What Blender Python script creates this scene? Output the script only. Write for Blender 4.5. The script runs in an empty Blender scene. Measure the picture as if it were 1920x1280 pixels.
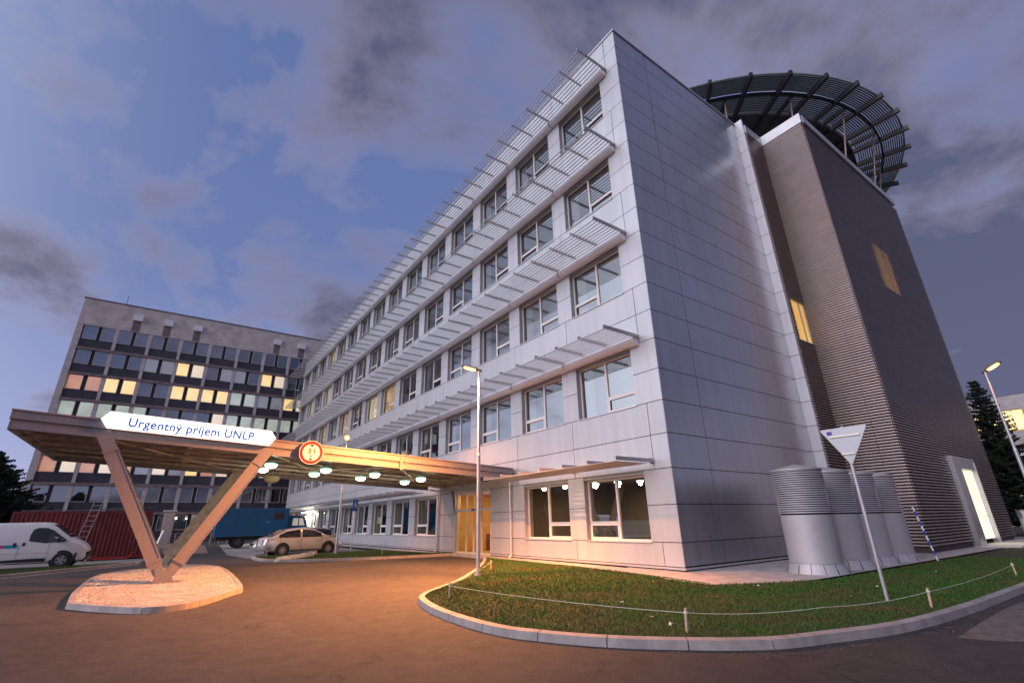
import bpy, bmesh, math, random
from mathutils import Vector, Matrix
from math import radians as rad, sin, cos, pi
S = bpy.context.scene
COL = S.collection
random.seed(7)
# ------------------------------------------------------------------ camera
yaw, pit, rol = rad(54.4936), rad(20.8157), rad(-1.1924)
fwd = Vector((-sin(yaw)*cos(pit), cos(yaw)*cos(pit), sin(pit)))
rt = Vector((cos(yaw), sin(yaw), 0)); up = rt.cross(fwd)
r2 = cos(rol)*rt + sin(rol)*up; u2 = -sin(rol)*rt + cos(rol)*up
cd = bpy.data.cameras.new('camera'); cam = bpy.data.objects.new('camera', cd); COL.objects.link(cam)
M = Matrix((r2, u2, -fwd)).transposed().to_4x4(); M.translation = (0, 0, 1.6); cam.matrix_world = M
cd.sensor_width = 36; cd.lens = 885.52/1920*36; cd.clip_start = .05; cd.clip_end = 3000
S.camera = cam
# ------------------------------------------------------------------ view
S.view_settings.view_transform = 'Standard'; S.view_settings.look = 'None'
S.view_settings.exposure = 0.10; S.view_settings.gamma = 1
# ------------------------------------------------------------------ world (dusk sky with broken cloud)
W = bpy.data.worlds.new('World'); S.world = W; W.use_nodes = True
nt = W.node_tree; nt.nodes.clear(); lk = nt.links.new
def N(t, **k):
    n = nt.nodes.new(t)
    for a, b in k.items(): setattr(n, a, b)
    return n
def math_(nt, op, a, b=None, c=None, clamp=False):
    n = nt.nodes.new('ShaderNodeMath'); n.operation = op; n.use_clamp = clamp
    for i, v in enumerate((a, b, c)):
        if v is None: continue
        if isinstance(v, (int, float)): n.inputs[i].default_value = v
        else: nt.links.new(v, n.inputs[i])
    return n.outputs[0]
def mixc(nt, f, a, b, mode='MIX'):
    n = nt.nodes.new('ShaderNodeMix'); n.data_type = 'RGBA'; n.blend_type = mode
    for i, v in ((0, f), (6, a), (7, b)):
        if isinstance(v, (int, float)): n.inputs[i].default_value = v
        elif isinstance(v, (tuple, list)): n.inputs[i].default_value = (*v, 1) if len(v) == 3 else v
        else: nt.links.new(v, n.inputs[i])
    return n.outputs[2]
def ramp(nt, f, st):
    n = nt.nodes.new('ShaderNodeValToRGB'); e = n.color_ramp.elements
    while len(e) < len(st): e.new(.5)
    for q, (p, c) in zip(e, st): q.position = p; q.color = (*c, 1) if len(c) == 3 else c
    nt.links.new(f, n.inputs[0]); return n.outputs[0]
tc = N('ShaderNodeTexCoord'); sp = N('ShaderNodeSeparateXYZ'); lk(tc.outputs['Generated'], sp.inputs[0])
x_, y_, z_ = sp.outputs
el = math_(nt, 'MAXIMUM', z_, 0.0)
def dot(v):
    n = N('ShaderNodeVectorMath', operation='DOT_PRODUCT'); lk(tc.outputs['Generated'], n.inputs[0]); n.inputs[1].default_value = v; return n.outputs['Value']
base = ramp(nt, el, [(0, (.47, .49, .71)), (.14, (.30, .34, .58)), (.40, (.145, .20, .42)), (1, (.09, .14, .33))])
# the west (behind and left of the camera) is where the last light is
GA, GE = rad(-100), rad(10)
g = math_(nt, 'MAXIMUM', dot((cos(GA)*cos(GE), sin(GA)*cos(GE), sin(GE))), 0.0)
g4 = math_(nt, 'POWER', g, 4.6)
base = mixc(nt, 1.0, base, mixc(nt, g4, (0, 0, 0), (2.6, 2.65, 2.75)), 'ADD')
# clouds
den = math_(nt, 'ADD', el, .30)
cb = N('ShaderNodeCombineXYZ'); lk(math_(nt, 'DIVIDE', x_, den), cb.inputs[0]); lk(math_(nt, 'DIVIDE', y_, den), cb.inputs[1]); cb.inputs[2].default_value = 48.9
def noise(nt, v, sc, de=6, ro=.55, di=0.):
    n = nt.nodes.new('ShaderNodeTexNoise'); n.inputs['Scale'].default_value = sc; n.inputs['Detail'].default_value = de
    n.inputs['Roughness'].default_value = ro; n.inputs['Distortion'].default_value = di
    if v is not None: nt.links.new(v, n.inputs['Vector'])
    return n.outputs['Fac']
n1 = noise(nt, cb.outputs[0], 1.9, 8, .58, .25)
n2 = noise(nt, cb.outputs[0], .7, 3, .5)
east = math_(nt, 'MULTIPLY_ADD', dot((cos(rad(70)), sin(rad(70)), 0)), .085, .02)     # thicker cloud to the right
cov = math_(nt, 'ADD', math_(nt, 'ADD', n1, math_(nt, 'MULTIPLY', math_(nt, 'SUBTRACT', n2, .5), .5)), east)
cm = ramp(nt, cov, [(.46, (0, 0, 0)), (.60, (1, 1, 1))])
n3 = noise(nt, cb.outputs[0], 2.6, 5, .6, .2)
ccol = ramp(nt, math_(nt, 'SUBTRACT', cov, math_(nt, 'MULTIPLY', n3, .16)), [(.33, (.58, .49, .57)), (.43, (.29, .26, .36)), (.57, (.095, .10, .165))])
ccol = mixc(nt, 1.0, ccol, mixc(nt, g4, (0, 0, 0), (.7, .62, .72)), 'ADD')
sky = mixc(nt, math_(nt, 'MULTIPLY', cm, .88), base, ccol)
bg = N('ShaderNodeBackground'); lk(sky, bg.inputs[0]); bg.inputs[1].default_value = 1.0
wo = N('ShaderNodeOutputWorld'); lk(bg.outputs[0], wo.inputs[0])
# soft twilight 'sun'
sd = bpy.data.lights.new('twilight_sun', 'SUN'); sd.energy = 1.05; sd.angle = rad(40); sd.color = (1, .89, .95)
so = bpy.data.objects.new('twilight_sun', sd); COL.objects.link(so)
sdir = Vector((cos(rad(-80))*cos(rad(24)), sin(rad(-80))*cos(rad(24)), sin(rad(24))))
so.rotation_euler = sdir.to_track_quat('Z', 'Y').to_euler()

# ------------------------------------------------------------------ materials
MATS = {}
def mat(name, col=(.5, .5, .5), rough=.6, metal=0., spec=.5, noise_amt=0., nscale=5., bump=0., bscale=40., emit=None, estr=0., island=0., col2=None):
    if name in MATS: return MATS[name]
    m = bpy.data.materials.new(name); m.use_nodes = True; t = m.node_tree; b = t.nodes['Principled BSDF']
    b.inputs['Roughness'].default_value = rough; b.inputs['Metallic'].default_value = metal
    b.inputs['Specular IOR Level'].default_value = spec; b.inputs['Base Color'].default_value = (*col, 1)
    tcn = t.nodes.new('ShaderNodeTexCoord'); v = tcn.outputs['Object']; out = None
    if noise_amt or col2:
        f = noise(t, v, nscale, 6, .6)
        c2 = col2 or tuple(c*(1-noise_amt) for c in col)
        c1 = col if col2 else tuple(min(1, c*(1+noise_amt)) for c in col)
        out = ramp(t, f, [(.32, c2), (.68, c1)])
    if island:
        g_ = t.nodes.new('ShaderNodeNewGeometry'); r_ = g_.outputs['Random Per Island']
        s_ = math_(t, 'MULTIPLY_ADD', r_, 2*island, 1-island)
        cc = t.nodes.new('ShaderNodeCombineXYZ')
        for i in range(3): t.links.new(s_, cc.inputs[i])
        out = mixc(t, 1., out if out is not None else col, cc.outputs[0], 'MULTIPLY')
    if out is not None: t.links.new(out, b.inputs['Base Color'])
    if bump:
        bn = t.nodes.new('ShaderNodeBump'); bn.inputs['Strength'].default_value = bump; bn.inputs['Distance'].default_value = .02
        t.links.new(noise(t, v, bscale, 4, .6), bn.inputs['Height']); t.links.new(bn.outputs[0], b.inputs['Normal'])
    if emit: b.inputs['Emission Color'].default_value = (*emit, 1); b.inputs['Emission Strength'].default_value = estr
    MATS[name] = m; return m
def glassmat(name, tint=(.8, .85, .85), base_r=.3, k=.65, rough=.01):
    m = bpy.data.materials.new(name); m.use_nodes = True; t = m.node_tree; t.nodes.clear()
    o = t.nodes.new('ShaderNodeOutputMaterial'); mx = t.nodes.new('ShaderNodeMixShader')
    tr = t.nodes.new('ShaderNodeBsdfTransparent'); tr.inputs[0].default_value = (*tint, 1)
    gl = t.nodes.new('ShaderNodeBsdfGlossy'); gl.inputs['Roughness'].default_value = rough; gl.inputs[0].default_value = (.93, .97, 1, 1)
    fr = t.nodes.new('ShaderNodeFresnel'); fr.inputs[0].default_value = 1.5
    f = math_(t, 'MULTIPLY_ADD', fr.outputs[0], k, base_r, clamp=True)
    t.links.new(f, mx.inputs[0]); t.links.new(tr.outputs[0], mx.inputs[1]); t.links.new(gl.outputs[0], mx.inputs[2]); t.links.new(mx.outputs[0], o.inputs[0])
    MATS[name] = m; return m
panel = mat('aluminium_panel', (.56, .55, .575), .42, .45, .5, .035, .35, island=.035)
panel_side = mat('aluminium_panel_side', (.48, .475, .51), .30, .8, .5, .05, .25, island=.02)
def weather(m, amt, bst):
    t = m.node_tree; b = t.nodes['Principled BSDF']; tcn = t.nodes.new('ShaderNodeTexCoord'); mp = t.nodes.new('ShaderNodeMapping'); mp.inputs['Scale'].default_value = (2.2, 2.2, .16)
    t.links.new(tcn.outputs['Object'], mp.inputs[0]); f = noise(t, mp.outputs[0], 1.6, 6, .65)
    src = b.inputs['Base Color'].links[0].from_socket
    t.links.new(mixc(t, 1., src, ramp(t, f, [(.30, (1-amt,)*3), (.62, (1.03,)*3)]), 'MULTIPLY'), b.inputs['Base Color'])
    t.links.new(math_(t, 'MULTIPLY_ADD', f, .16, b.inputs['Roughness'].default_value-.08), b.inputs['Roughness'])
    bn = t.nodes.new('ShaderNodeBump'); bn.inputs['Strength'].default_value = bst; bn.inputs['Distance'].default_value = .03
    t.links.new(noise(t, tcn.outputs['Object'], .9, 2, .5), bn.inputs['Height']); t.links.new(bn.outputs[0], b.inputs['Normal'])
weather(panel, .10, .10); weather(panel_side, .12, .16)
gap = mat('dark_gap', (.03, .028, .03), .9)
alu = mat('aluminium_trim', (.62, .61, .63), .38, .6)
alud = mat('aluminium_bracket', (.40, .39, .41), .45, .5)
white_metal = mat('white_metal', (.80, .79, .82), .4, .1)
frame_m = mat('window_frame', (.70, .64, .61), .45, .1)
glass = glassmat('window_glass', (.72, .75, .74), .30, .8)
glass_old = glassmat('old_window_glass', (.75, .75, .73), .24, .7, .03)
reveal = mat('window_reveal', (.33, .33, .34), .5, .3)
room = mat('room_wall', (.34, .31, .27), .9, noise_amt=.1, nscale=1)
roomd = mat('room_floor', (.12, .10, .09), .8)
curtain = mat('curtain', (.55, .53, .52), .9, noise_amt=.15, nscale=3)
louv = mat('louvre_slat', (.31, .245, .235), .42, .85, noise_amt=.08, nscale=1.5, island=.06)
louvback = mat('louvre_backing', (.06, .045, .045), .8)
steel = mat('galvanised_steel', (.29, .265, .28), .5, .5, noise_amt=.12, nscale=14, bump=.15, bscale=30)
steel_in = mat('canopy_inner_steel', (.34, .31, .26), .6, .3, noise_amt=.3, nscale=3, bump=.1)
deckm = mat('canopy_deck', (.26, .24, .21), .6, .3, noise_amt=.25, nscale=2)
asphalt = mat('asphalt', (.075, .066, .068), .82, 0, .35, .25, .6, .9, 220)
concrete = mat('concrete', (.34, .31, .30), .85, noise_amt=.22, nscale=2.5, bump=.3, bscale=25)
kerbm = mat('kerb_concrete', (.31, .27, .265), .8, noise_amt=.18, nscale=5, bump=.35, bscale=60, island=.10)
board = mat('shuttered_concrete', (.58, .50, .47), .85, noise_amt=.2, nscale=.8, bump=.2, bscale=6)
board_col = mat('concrete_column', (.55, .49, .48), .8, noise_amt=.15, nscale=2)
slabm = mat('concrete_slab_band', (.24, .18, .17), .85, noise_amt=.25, nscale=2)
spandrel = mat('dark_spandrel', (.055, .048, .062), .35, noise_amt=.2, nscale=1)
dark = mat('dark_void', (.02, .018, .02), .7)
black = mat('black_plastic', (.015, .015, .017), .45)
rubber = mat('tyre_rubber', (.018, .018, .019), .85)
alloy = mat('wheel_alloy', (.45, .44, .44), .35, .7)
white_paint = mat('white_paint', (.74, .72, .74), .25, 0, .5, .03, 1)
carglass = glassmat('car_glass', (.16, .17, .18), .12, .9)
silver = mat('silver_paint', (.50, .47, .45), .28, .55)
beige = mat('light_silver_paint', (.60, .57, .56), .28, .5)
redl = mat('red_lens', (.5, .012, .015), .2)
headl = mat('clear_lens', (.75, .75, .76), .12, .3)
orange_emit = mat('sodium_lamp_glow', (1, .6, .2), .5, emit=(1, .40, .06), estr=13)
pole_m = mat('galvanised_pole', (.50, .48, .50), .42, .55, noise_amt=.1, nscale=3)
lamp_body = mat('lamp_housing', (.30, .27, .26), .5, .3)
tank_m = mat('tank_sheet_metal', (.46, .43, .45), .55, .35, noise_amt=.06, nscale=1.2)
wood = mat('stake_wood', (.50, .33, .22), .8, noise_amt=.2, nscale=20)
stringm = mat('string', (.62, .62, .5), .9)
red_rust = mat('container_red', (.14, .013, .015), .6, noise_amt=.35, nscale=1.6)
bluep = mat('truck_blue', (.005, .085, .18), .4, noise_amt=.12, nscale=1)
plastic_sheet = mat('white_plastic_sheet', (.8, .76, .74), .4, bump=.4, bscale=6)
def soil_mat():
    m = mat('lawn_soil', (.045, .06, .018), .95, col2=(.03, .028, .014), nscale=2.5, bump=.6, bscale=50); return m
soil = soil_mat()
def grass_mat():
    m = bpy.data.materials.new('grass_blades'); m.use_nodes = True; t = m.node_tree; b = t.nodes['Principled BSDF']
    tcn = t.nodes.new('ShaderNodeTexCoord')
    f = noise(t, tcn.outputs['Object'], .9, 5, .65)
    c = ramp(t, f, [(.30, (.12, .09, .03)), (.44, (.07, .10, .022)), (.6, (.04, .115, .018)), (.75, (.06, .14, .022))])
    g_ = t.nodes.new('ShaderNodeNewGeometry')
    s_ = math_(t, 'MULTIPLY_ADD', g_.outputs['Random Per Island'], .8, .6)
    cc = t.nodes.new('ShaderNodeCombineXYZ')
    for i in range(3): t.links.new(s_, cc.inputs[i])
    t.links.new(mixc(t, 1., c, cc.outputs[0], 'MULTIPLY'), b.inputs['Base Color']); b.inputs['Roughness'].default_value = .7
    b.inputs['Specular IOR Level'].default_value = .2
    MATS['grass_blades'] = m; return m
grassm = grass_mat()
def asphalt_detail(m):
    t = m.node_tree; b = t.nodes['Principled BSDF']; tcn = t.nodes.new('ShaderNodeTexCoord'); v = tcn.outputs['Object']
    big = ramp(t, noise(t, v, .16, 5, .62, .6), [(.35, (.055, .048, .052)), (.62, (.095, .080, .078))])
    fine = ramp(t, noise(t, v, 55, 3, .7), [(.35, (.45, .45, .45)), (.7, (1.55, 1.5, 1.45))])
    mid = ramp(t, noise(t, v, 3.2, 5, .7), [(.3, (.70, .70, .70)), (.7, (1.25, 1.23, 1.2))])
    c = mixc(t, 1., mixc(t, 1., big, fine, 'MULTIPLY'), mid, 'MULTIPLY')
    w = ramp(t, noise(t, v, 1.3, 7, .75, 1.5), [(.62, (0, 0, 0)), (.72, (1, 1, 1))])      # dusty patches
    c = mixc(t, math_(t, 'MULTIPLY', w, .55), c, (.19, .165, .15))
    vo = t.nodes.new('ShaderNodeTexVoronoi'); vo.feature = 'DISTANCE_TO_EDGE'; vo.inputs['Scale'].default_value = .33
    nz = t.nodes.new('ShaderNodeTexNoise'); nz.inputs['Scale'].default_value = 1.1; nz.inputs['Detail'].default_value = 7; t.links.new(v, nz.inputs['Vector'])
    mv = t.nodes.new('ShaderNodeVectorMath'); mv.operation = 'MULTIPLY_ADD'; t.links.new(nz.outputs['Color'], mv.inputs[0]); mv.inputs[1].default_value = (1.6, 1.6, 0); t.links.new(v, mv.inputs[2]); t.links.new(mv.outputs[0], vo.inputs['Vector'])
    cr = ramp(t, vo.outputs['Distance'], [(.0, (1, 1, 1)), (.009, (0, 0, 0))]); gate = ramp(t, noise(t, v, .5, 3, .5), [(.46, (0, 0, 0)), (.54, (1, 1, 1))])
    c = mixc(t, math_(t, 'MULTIPLY', cr, math_(t, 'MULTIPLY', gate, .7)), c, (.02, .018, .018))
    st = ramp(t, noise(t, v, 2.2, 2, .4), [(.70, (0, 0, 0)), (.76, (1, 1, 1))]); c = mixc(t, math_(t, 'MULTIPLY', st, .35), c, (.035, .03, .032))
    t.links.new(c, b.inputs['Base Color'])
asphalt_detail(asphalt)

# ------------------------------------------------------------------ mesh helpers
class MB:
    def __init__(s): s.v = []; s.f = []
    def poly(s, pts):
        n = len(s.v); s.v += [tuple(p) for p in pts]; s.f.append(tuple(range(n, n+len(pts))))
    def box(s, a, b):
        x0, x1 = sorted((a[0], b[0])); y0, y1 = sorted((a[1], b[1])); z0, z1 = sorted((a[2], b[2])); n = len(s.v)
        s.v += [(x0,y0,z0),(x1,y0,z0),(x1,y1,z0),(x0,y1,z0),(x0,y0,z1),(x1,y0,z1),(x1,y1,z1),(x0,y1,z1)]
        s.f += [(n,n+3,n+2,n+1),(n+4,n+5,n+6,n+7),(n,n+1,n+5,n+4),(n+1,n+2,n+6,n+5),(n+2,n+3,n+7,n+6),(n+3,n,n+4,n+7)]
    def hexa(s, p):   # 8 points, bottom ring 0-3, top ring 4-7
        n = len(s.v); s.v += [tuple(q) for q in p]
        s.f += [(n,n+3,n+2,n+1),(n+4,n+5,n+6,n+7),(n,n+1,n+5,n+4),(n+1,n+2,n+6,n+5),(n+2,n+3,n+7,n+6),(n+3,n,n+4,n+7)]
    def bar(s, p, q, w, h, upv=(0, 0, 1)):   # box bar between two points, w sideways, h along upv
        p, q = Vector(p), Vector(q); d = (q-p).normalized(); u = Vector(upv)
        sd_ = d.cross(u); 
        if sd_.length < 1e-4: sd_ = d.cross(Vector((1, 0, 0)))
        sd_.normalize(); u = sd_.cross(d); a = sd_*w/2; b = u*h/2
        s.hexa([p-a-b, p+a-b, p+a+b, p-a+b, q-a-b, q+a-b, q+a+b, q-a+b])
    def tube(s, p, q, r0, r1=None, n=12, cap=True):
        p, q = Vector(p), Vector(q); r1 = r0 if r1 is None else r1; d = (q-p).normalized()
        a = d.orthogonal().normalized(); b = d.cross(a); k = len(s.v)
        for c, r in ((p, r0), (q, r1)):
            for i in range(n): t = 2*pi*i/n; s.v.append(tuple(c+a*cos(t)*r+b*sin(t)*r))
        for i in range(n): j = (i+1) % n; s.f.append((k+i, k+j, k+n+j, k+n+i))
        if cap: s.f.append(tuple(k+i for i in reversed(range(n)))); s.f.append(tuple(k+n+i for i in range(n)))
    def lathe(s, prof, c=(0, 0, 0), n=24, axis='z'):
        k = len(s.v)
        for r, z in prof:
            for i in range(n):
                t = 2*pi*i/n; x, y = r*cos(t), r*sin(t)
                p = (x, y, z) if axis == 'z' else ((x, z, y) if axis == 'y' else (z, x, y))
                s.v.append((c[0]+p[0], c[1]+p[1], c[2]+p[2]))
        for m in range(len(prof)-1):
            for i in range(n): j = (i+1) % n; s.f.append((k+m*n+i, k+m*n+j, k+(m+1)*n+j, k+(m+1)*n+i))
    def prism(s, outline, axis, a, b):   # outline 2D extruded along axis
        def P(u, v, w): return {'x': (w, u, v), 'y': (u, w, v), 'z': (u, v, w)}[axis]
        n = len(outline); k = len(s.v)
        s.v += [P(u, v, a) for u, v in outline]+[P(u, v, b) for u, v in outline]
        s.f.append(tuple(k+i for i in reversed(range(n)))); s.f.append(tuple(k+n+i for i in range(n)))
        for i in range(n): j = (i+1) % n; s.f.append((k+i, k+j, k+n+j, k+n+i))
    def mesh(s, name, m, smooth=False, bevel=0, weld=False):
        me = bpy.data.meshes.new(name); me.from_pydata(s.v, [], s.f)
        bm = bmesh.new(); bm.from_mesh(me)
        if weld: bmesh.ops.remove_doubles(bm, verts=bm.verts, dist=1e-4)
        bmesh.ops.recalc_face_normals(bm, faces=bm.faces)
        if bevel: bmesh.ops.bevel(bm, geom=[e for e in bm.edges if e.is_manifold and e.calc_face_angle(0) > .5], offset=bevel, segments=2, affect='EDGES', profile=.6)
        bm.to_mesh(me); bm.free()
        for mm in (m if isinstance(m, (list, tuple)) else [m]): me.materials.append(mm)
        if smooth:
            me.polygons.foreach_set('use_smooth', [True]*len(me.polygons))
            try: me.set_sharp_from_angle(angle=rad(smooth if smooth is not True else 40))
            except Exception: pass
        return me
    def obj(s, name, m, parent=None, **k): return place(name, s.mesh(name, m, **k), parent)
def place(name, me, parent=None, loc=None, rz=0):
    o = bpy.data.objects.new(name, me); COL.objects.link(o)
    if parent: o.parent = parent
    if loc is not None: o.location = loc
    if rz: o.rotation_euler.z = rz
    return o
def tag(o, label, cat, group=None):
    o['label'] = label; o['category'] = cat
    if group: o['group'] = group
    return o
def thing(name, label, cat, loc=(0, 0, 0), rz=0, group=None):
    o = bpy.data.objects.new(name, None); COL.objects.link(o); o.empty_display_size = .3
    o.location = loc; o.rotation_euler.z = rz; return tag(o, label, cat, group)
def struct(o, kind='structure'): o['kind'] = kind; return o
def reparent_local(o, t):   # geometry written in world coordinates under an Empty standing somewhere else
    o.matrix_parent_inverse = Matrix.Translation(t.location).inverted() if not t.rotation_euler.z else t.matrix_basis.inverted(); return o
def wobj(mb, name, m, t, **k): return reparent_local(mb.obj(name, m, t, **k), t)
def copy_tree(o, parent=None):
    c = o.copy(); COL.objects.link(c)
    if parent: c.parent = parent
    for ch in list(o.children): copy_tree(ch, c)
    return c
def text_mesh(txt, size, m, name='lettering', extrude=.004, spacing=1., bold=0., sx=1.):
    cu = bpy.data.curves.new(name, 'FONT'); cu.body = txt; cu.size = size; cu.extrude = extrude; cu.space_character = spacing; cu.offset = bold
    o = bpy.data.objects.new('tmp', cu); COL.objects.link(o); bpy.context.view_layer.update()
    me = bpy.data.meshes.new_from_object(o.evaluated_get(bpy.context.evaluated_depsgraph_get())); bpy.data.objects.remove(o)
    me.name = name; me.materials.clear(); me.materials.append(m)
    xs = [v.co.x for v in me.vertices]; return me, min(xs), max(xs)
def catmull(P, n=8):
    out = []
    for i in range(len(P)-1):
        p0, p1, p2, p3 = P[max(i-1, 0)], P[i], P[i+1], P[min(i+2, len(P)-1)]
        for k in range(n):
            t = k/n; out.append(tuple(.5*((2*b)+(-a+c)*t+(2*a-5*b+4*c-d)*t*t+(-a+3*b-3*c+d)*t**3) for a, b, c, d in zip(p0, p1, p2, p3)))
    out.append(tuple(P[-1])); return out
def inpoly(x, y, P):
    c = False; j = len(P)-1
    for i in range(len(P)):
        if (P[i][1] > y) != (P[j][1] > y) and x < (P[j][0]-P[i][0])*(y-P[i][1])/(P[j][1]-P[i][1])+P[i][0]: c = not c
        j = i
    return c
def sheet(name, P, z, m, kind='structure'):
    mb = MB(); mb.poly([(x, y, z) for x, y in P]); me = mb.mesh(name, m)
    bm = bmesh.new(); bm.from_mesh(me); bmesh.ops.triangulate(bm, faces=bm.faces)
    if sum(f.normal.z for f in bm.faces) < 0: bmesh.ops.reverse_faces(bm, faces=bm.faces)
    bm.to_mesh(me); bm.free(); return struct(place(name, me), kind)
def light(name, kind, loc, energy, color, **k):
    l = bpy.data.lights.new(name, kind); l.energy = energy; l.color = color
    for a, b in k.items(): setattr(l, a, b)
    o = bpy.data.objects.new(name, l); COL.objects.link(o); o.location = loc; return o
# ================================================================== GROUND
gm = MB(); gm.poly([(-700, -500, 0), (500, -500, 0), (500, 800, 0), (-700, 800, 0)]); struct(gm.obj('ground', asphalt))
kin = catmull([(-20.3, 12.6), (-18.2, 11.27), (-15.51, 9.32), (-13.13, 7.35), (-11.91, 6.09), (-11.15, 5.3), (-10.35, 4.85), (-8.78, 4.52), (-7.05, 4.50), (-6.07, 4.82), (-5.21, 5.34), (-4.45, 6.05), (-3.87, 6.8), (-3.57, 7.65), (-3.2, 9.0), (-3.02, 10.85), (-2.95, 14.3), (-2.9, 26), (-2.9, 44)], 8)
def offset(P, d):
    o = []
    for i, p in enumerate(P):
        a = P[max(i-1, 0)]; b = P[min(i+1, len(P)-1)]; tx, ty = b[0]-a[0], b[1]-a[1]; L = math.hypot(tx, ty) or 1
        o.append((p[0]-ty/L*d, p[1]+tx/L*d))
    return o
def kerb(name, P, side, h=.12, w=.13, stone=1.0, m=kerbm, batter=.02):
    """row of kerb stones along the outer line P; the body lies on 'side' of it"""
    mb = MB(); O = P; I = offset(P, side*w); B = offset(P, -side*batter); acc = 0
    for i in range(len(P)-1):
        L = math.hypot(P[i+1][0]-P[i][0], P[i+1][1]-P[i][1]); nseg = max(1, round(L/stone)) if L > stone*1.3 else 1
        for k in range(nseg):
            t0, t1 = k/nseg, (k+1)/nseg; g0 = .0
            acc += L/nseg; g1 = 0
            if acc >= stone: g1 = .014/(L or 1); acc = 0
            f = lambda A, t: (A[i][0]+(A[i+1][0]-A[i][0])*t, A[i][1]+(A[i+1][1]-A[i][1])*t)
            t1 -= g1; dz = random.uniform(-.003, .003) if g1 else 0
            b0, b1, i0, i1, o0, o1 = f(B, t0), f(B, t1), f(I, t0), f(I, t1), f(O, t0), f(O, t1)
            mb.hexa([(*b0, -.02), (*b1, -.02), (*i1, -.02), (*i0, -.02), (*o0, h-.012), (*o1, h-.012), (*i1, h), (*i0, h)])
    return struct(mb.obj(name, m))
kerb('kerb', kin, 1)
lawn_P = offset(kin, .13)
lawn = lawn_P + [(-6.0, 44), (-6.0, 24.4), (-6.2, 13.9), (-7.6, 11.2), (-9.6, 11.75), (-13.2, 12.25), (-18.9, 12.5)]
sheet('lawn_soil', lawn, .085, soil)
apron_P = [(-20.4, 12.6), (-18.9, 12.42), (-13.2, 12.2), (-9.6, 11.7), (-9.0, 11.25), (-7.6, 11.1), (-6.7, 12.6), (-6.4, 13.9), (-6.2, 24.4), (-6.0, 44), (-12, 44), (-12, 13.0), (-20.4, 13.3)]
sheet('apron', apron_P, .092, mat('rough_concrete', (.42, .38, .37), .9, noise_amt=.25, nscale=3, bump=.9, bscale=14))
# far verge by the parked cars
v2 = catmull([(-31.3, 4.55), (-28.1, 4.5), (-26.2, 5.6), (-25.2, 6.9), (-24.35, 9.2), (-23.7, 11.8), (-23.5, 12.9)], 6)
kerb('kerb', [p for p in v2], 1)
sheet('verge_soil', offset(v2, .13)+[(-26, 12.4), (-31.3, 11.9), (-31.3, 4.7)], .085, soil)
sheet('side_path', [(-24.1, 13.3), (-24.2, 12.2), (-69, 11.6), (-69, 13.3)], .075, mat('pale_paving', (.36, .34, .34), .85, noise_amt=.15, nscale=2))
sheet('parking_bay', [(-31.4, 4.4), (-31.4, 11.5), (-58, 11.5), (-58, 5.4), (-36, 3.9)], .006, mat('bay_concrete', (.30, .265, .25), .9, noise_amt=.18, nscale=.7))
sheet('red_paving', [(-40, 3.2), (-58, 4.2), (-70, 3.5), (-70, .6), (-40, .8)], .010, mat('red_pavers', (.27, .15, .11), .9, noise_amt=.15, nscale=1.5))
v3 = [(-25.5, -6.9), (-26.6, -4.7), (-28.2, -3.2), (-29.9, -1.5), (-31.2, -.5)]
v3 = [(-24.0, -11), *v3]
kerb('kerb', catmull(v3, 5), -1 if False else 1, h=.11)
sheet('van_verge_soil', offset(catmull(v3, 5), .13)+[(-31.5, -1.9), (-31.0, -3.0), (-29.2, -11)], .085, soil)
sheet('van_bay', [(-31.6, -.4), (-38, .1), (-38, -14), (-29, -14), (-31.2, -3)], .007, MATS['bay_concrete'])
mbl = MB()
LN = offset(catmull(v3, 5), -.22); LO = offset(catmull(v3, 5), -.32)
for i in range(len(LN)-1): mbl.poly([(*LN[i], .005), (*LO[i], .005), (*LO[i+1], .005), (*LN[i+1], .005)])
struct(mbl.obj('road_marking', mat('road_paint', (.7, .68, .66), .7, noise_amt=.2, nscale=8)))
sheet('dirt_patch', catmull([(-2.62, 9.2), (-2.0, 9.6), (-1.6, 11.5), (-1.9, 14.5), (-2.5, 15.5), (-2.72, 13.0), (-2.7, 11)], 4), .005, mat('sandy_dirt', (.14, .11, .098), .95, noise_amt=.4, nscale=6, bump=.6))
# far lawns that close the view towards the horizon
sheet('far_lawn', [(-75, -40), (-75, 0), (-71, .4), (-71, -40)], .02, soil)
def grass(name, P, z, n, hmin=.02, hmax=.05, seed=1, near=None):
    rnd = random.Random(seed); xs = [p[0] for p in P]; ys = [p[1] for p in P]; mb = MB(); c = 0; tries = 0
    x0, x1, y0, y1 = min(xs), max(xs), min(ys), min(max(ys), 24)
    while c < n and tries < n*6:
        tries += 1; x, y = rnd.uniform(x0, x1), rnd.uniform(y0, y1)
        if rnd.random() > min(1, (9/max(3, math.hypot(x, y)))**1.2*1.3 if near else 1): continue
        if not inpoly(x, y, P): continue
        a = rnd.uniform(0, 2*pi); h = rnd.uniform(hmin, hmax); w = rnd.uniform(.004, .009) * (1.5 if math.hypot(x, y) > 12 else 1); lx, ly = rnd.uniform(-.03, .03), rnd.uniform(-.03, .03)
        dx, dy = cos(a)*w, sin(a)*w
        mb.v += [(x-dx, y-dy, z), (x+dx, y+dy, z), (x+lx, y+ly, z+h)]; mb.f.append((3*c, 3*c+1, 3*c+2)); c += 1
    me = bpy.data.meshes.new(name); me.from_pydata(mb.v, [], mb.f); me.materials.append(grassm)
    return struct(place(name, me), 'stuff')
grass('grass', lawn, .083, 130000, .018, .05, 2, True)
grass('grass', offset(v2, .15)+[(-26, 12.3), (-31.2, 11.8), (-31.2, 4.8)], .083, 14000, .03, .07, 3)
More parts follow.
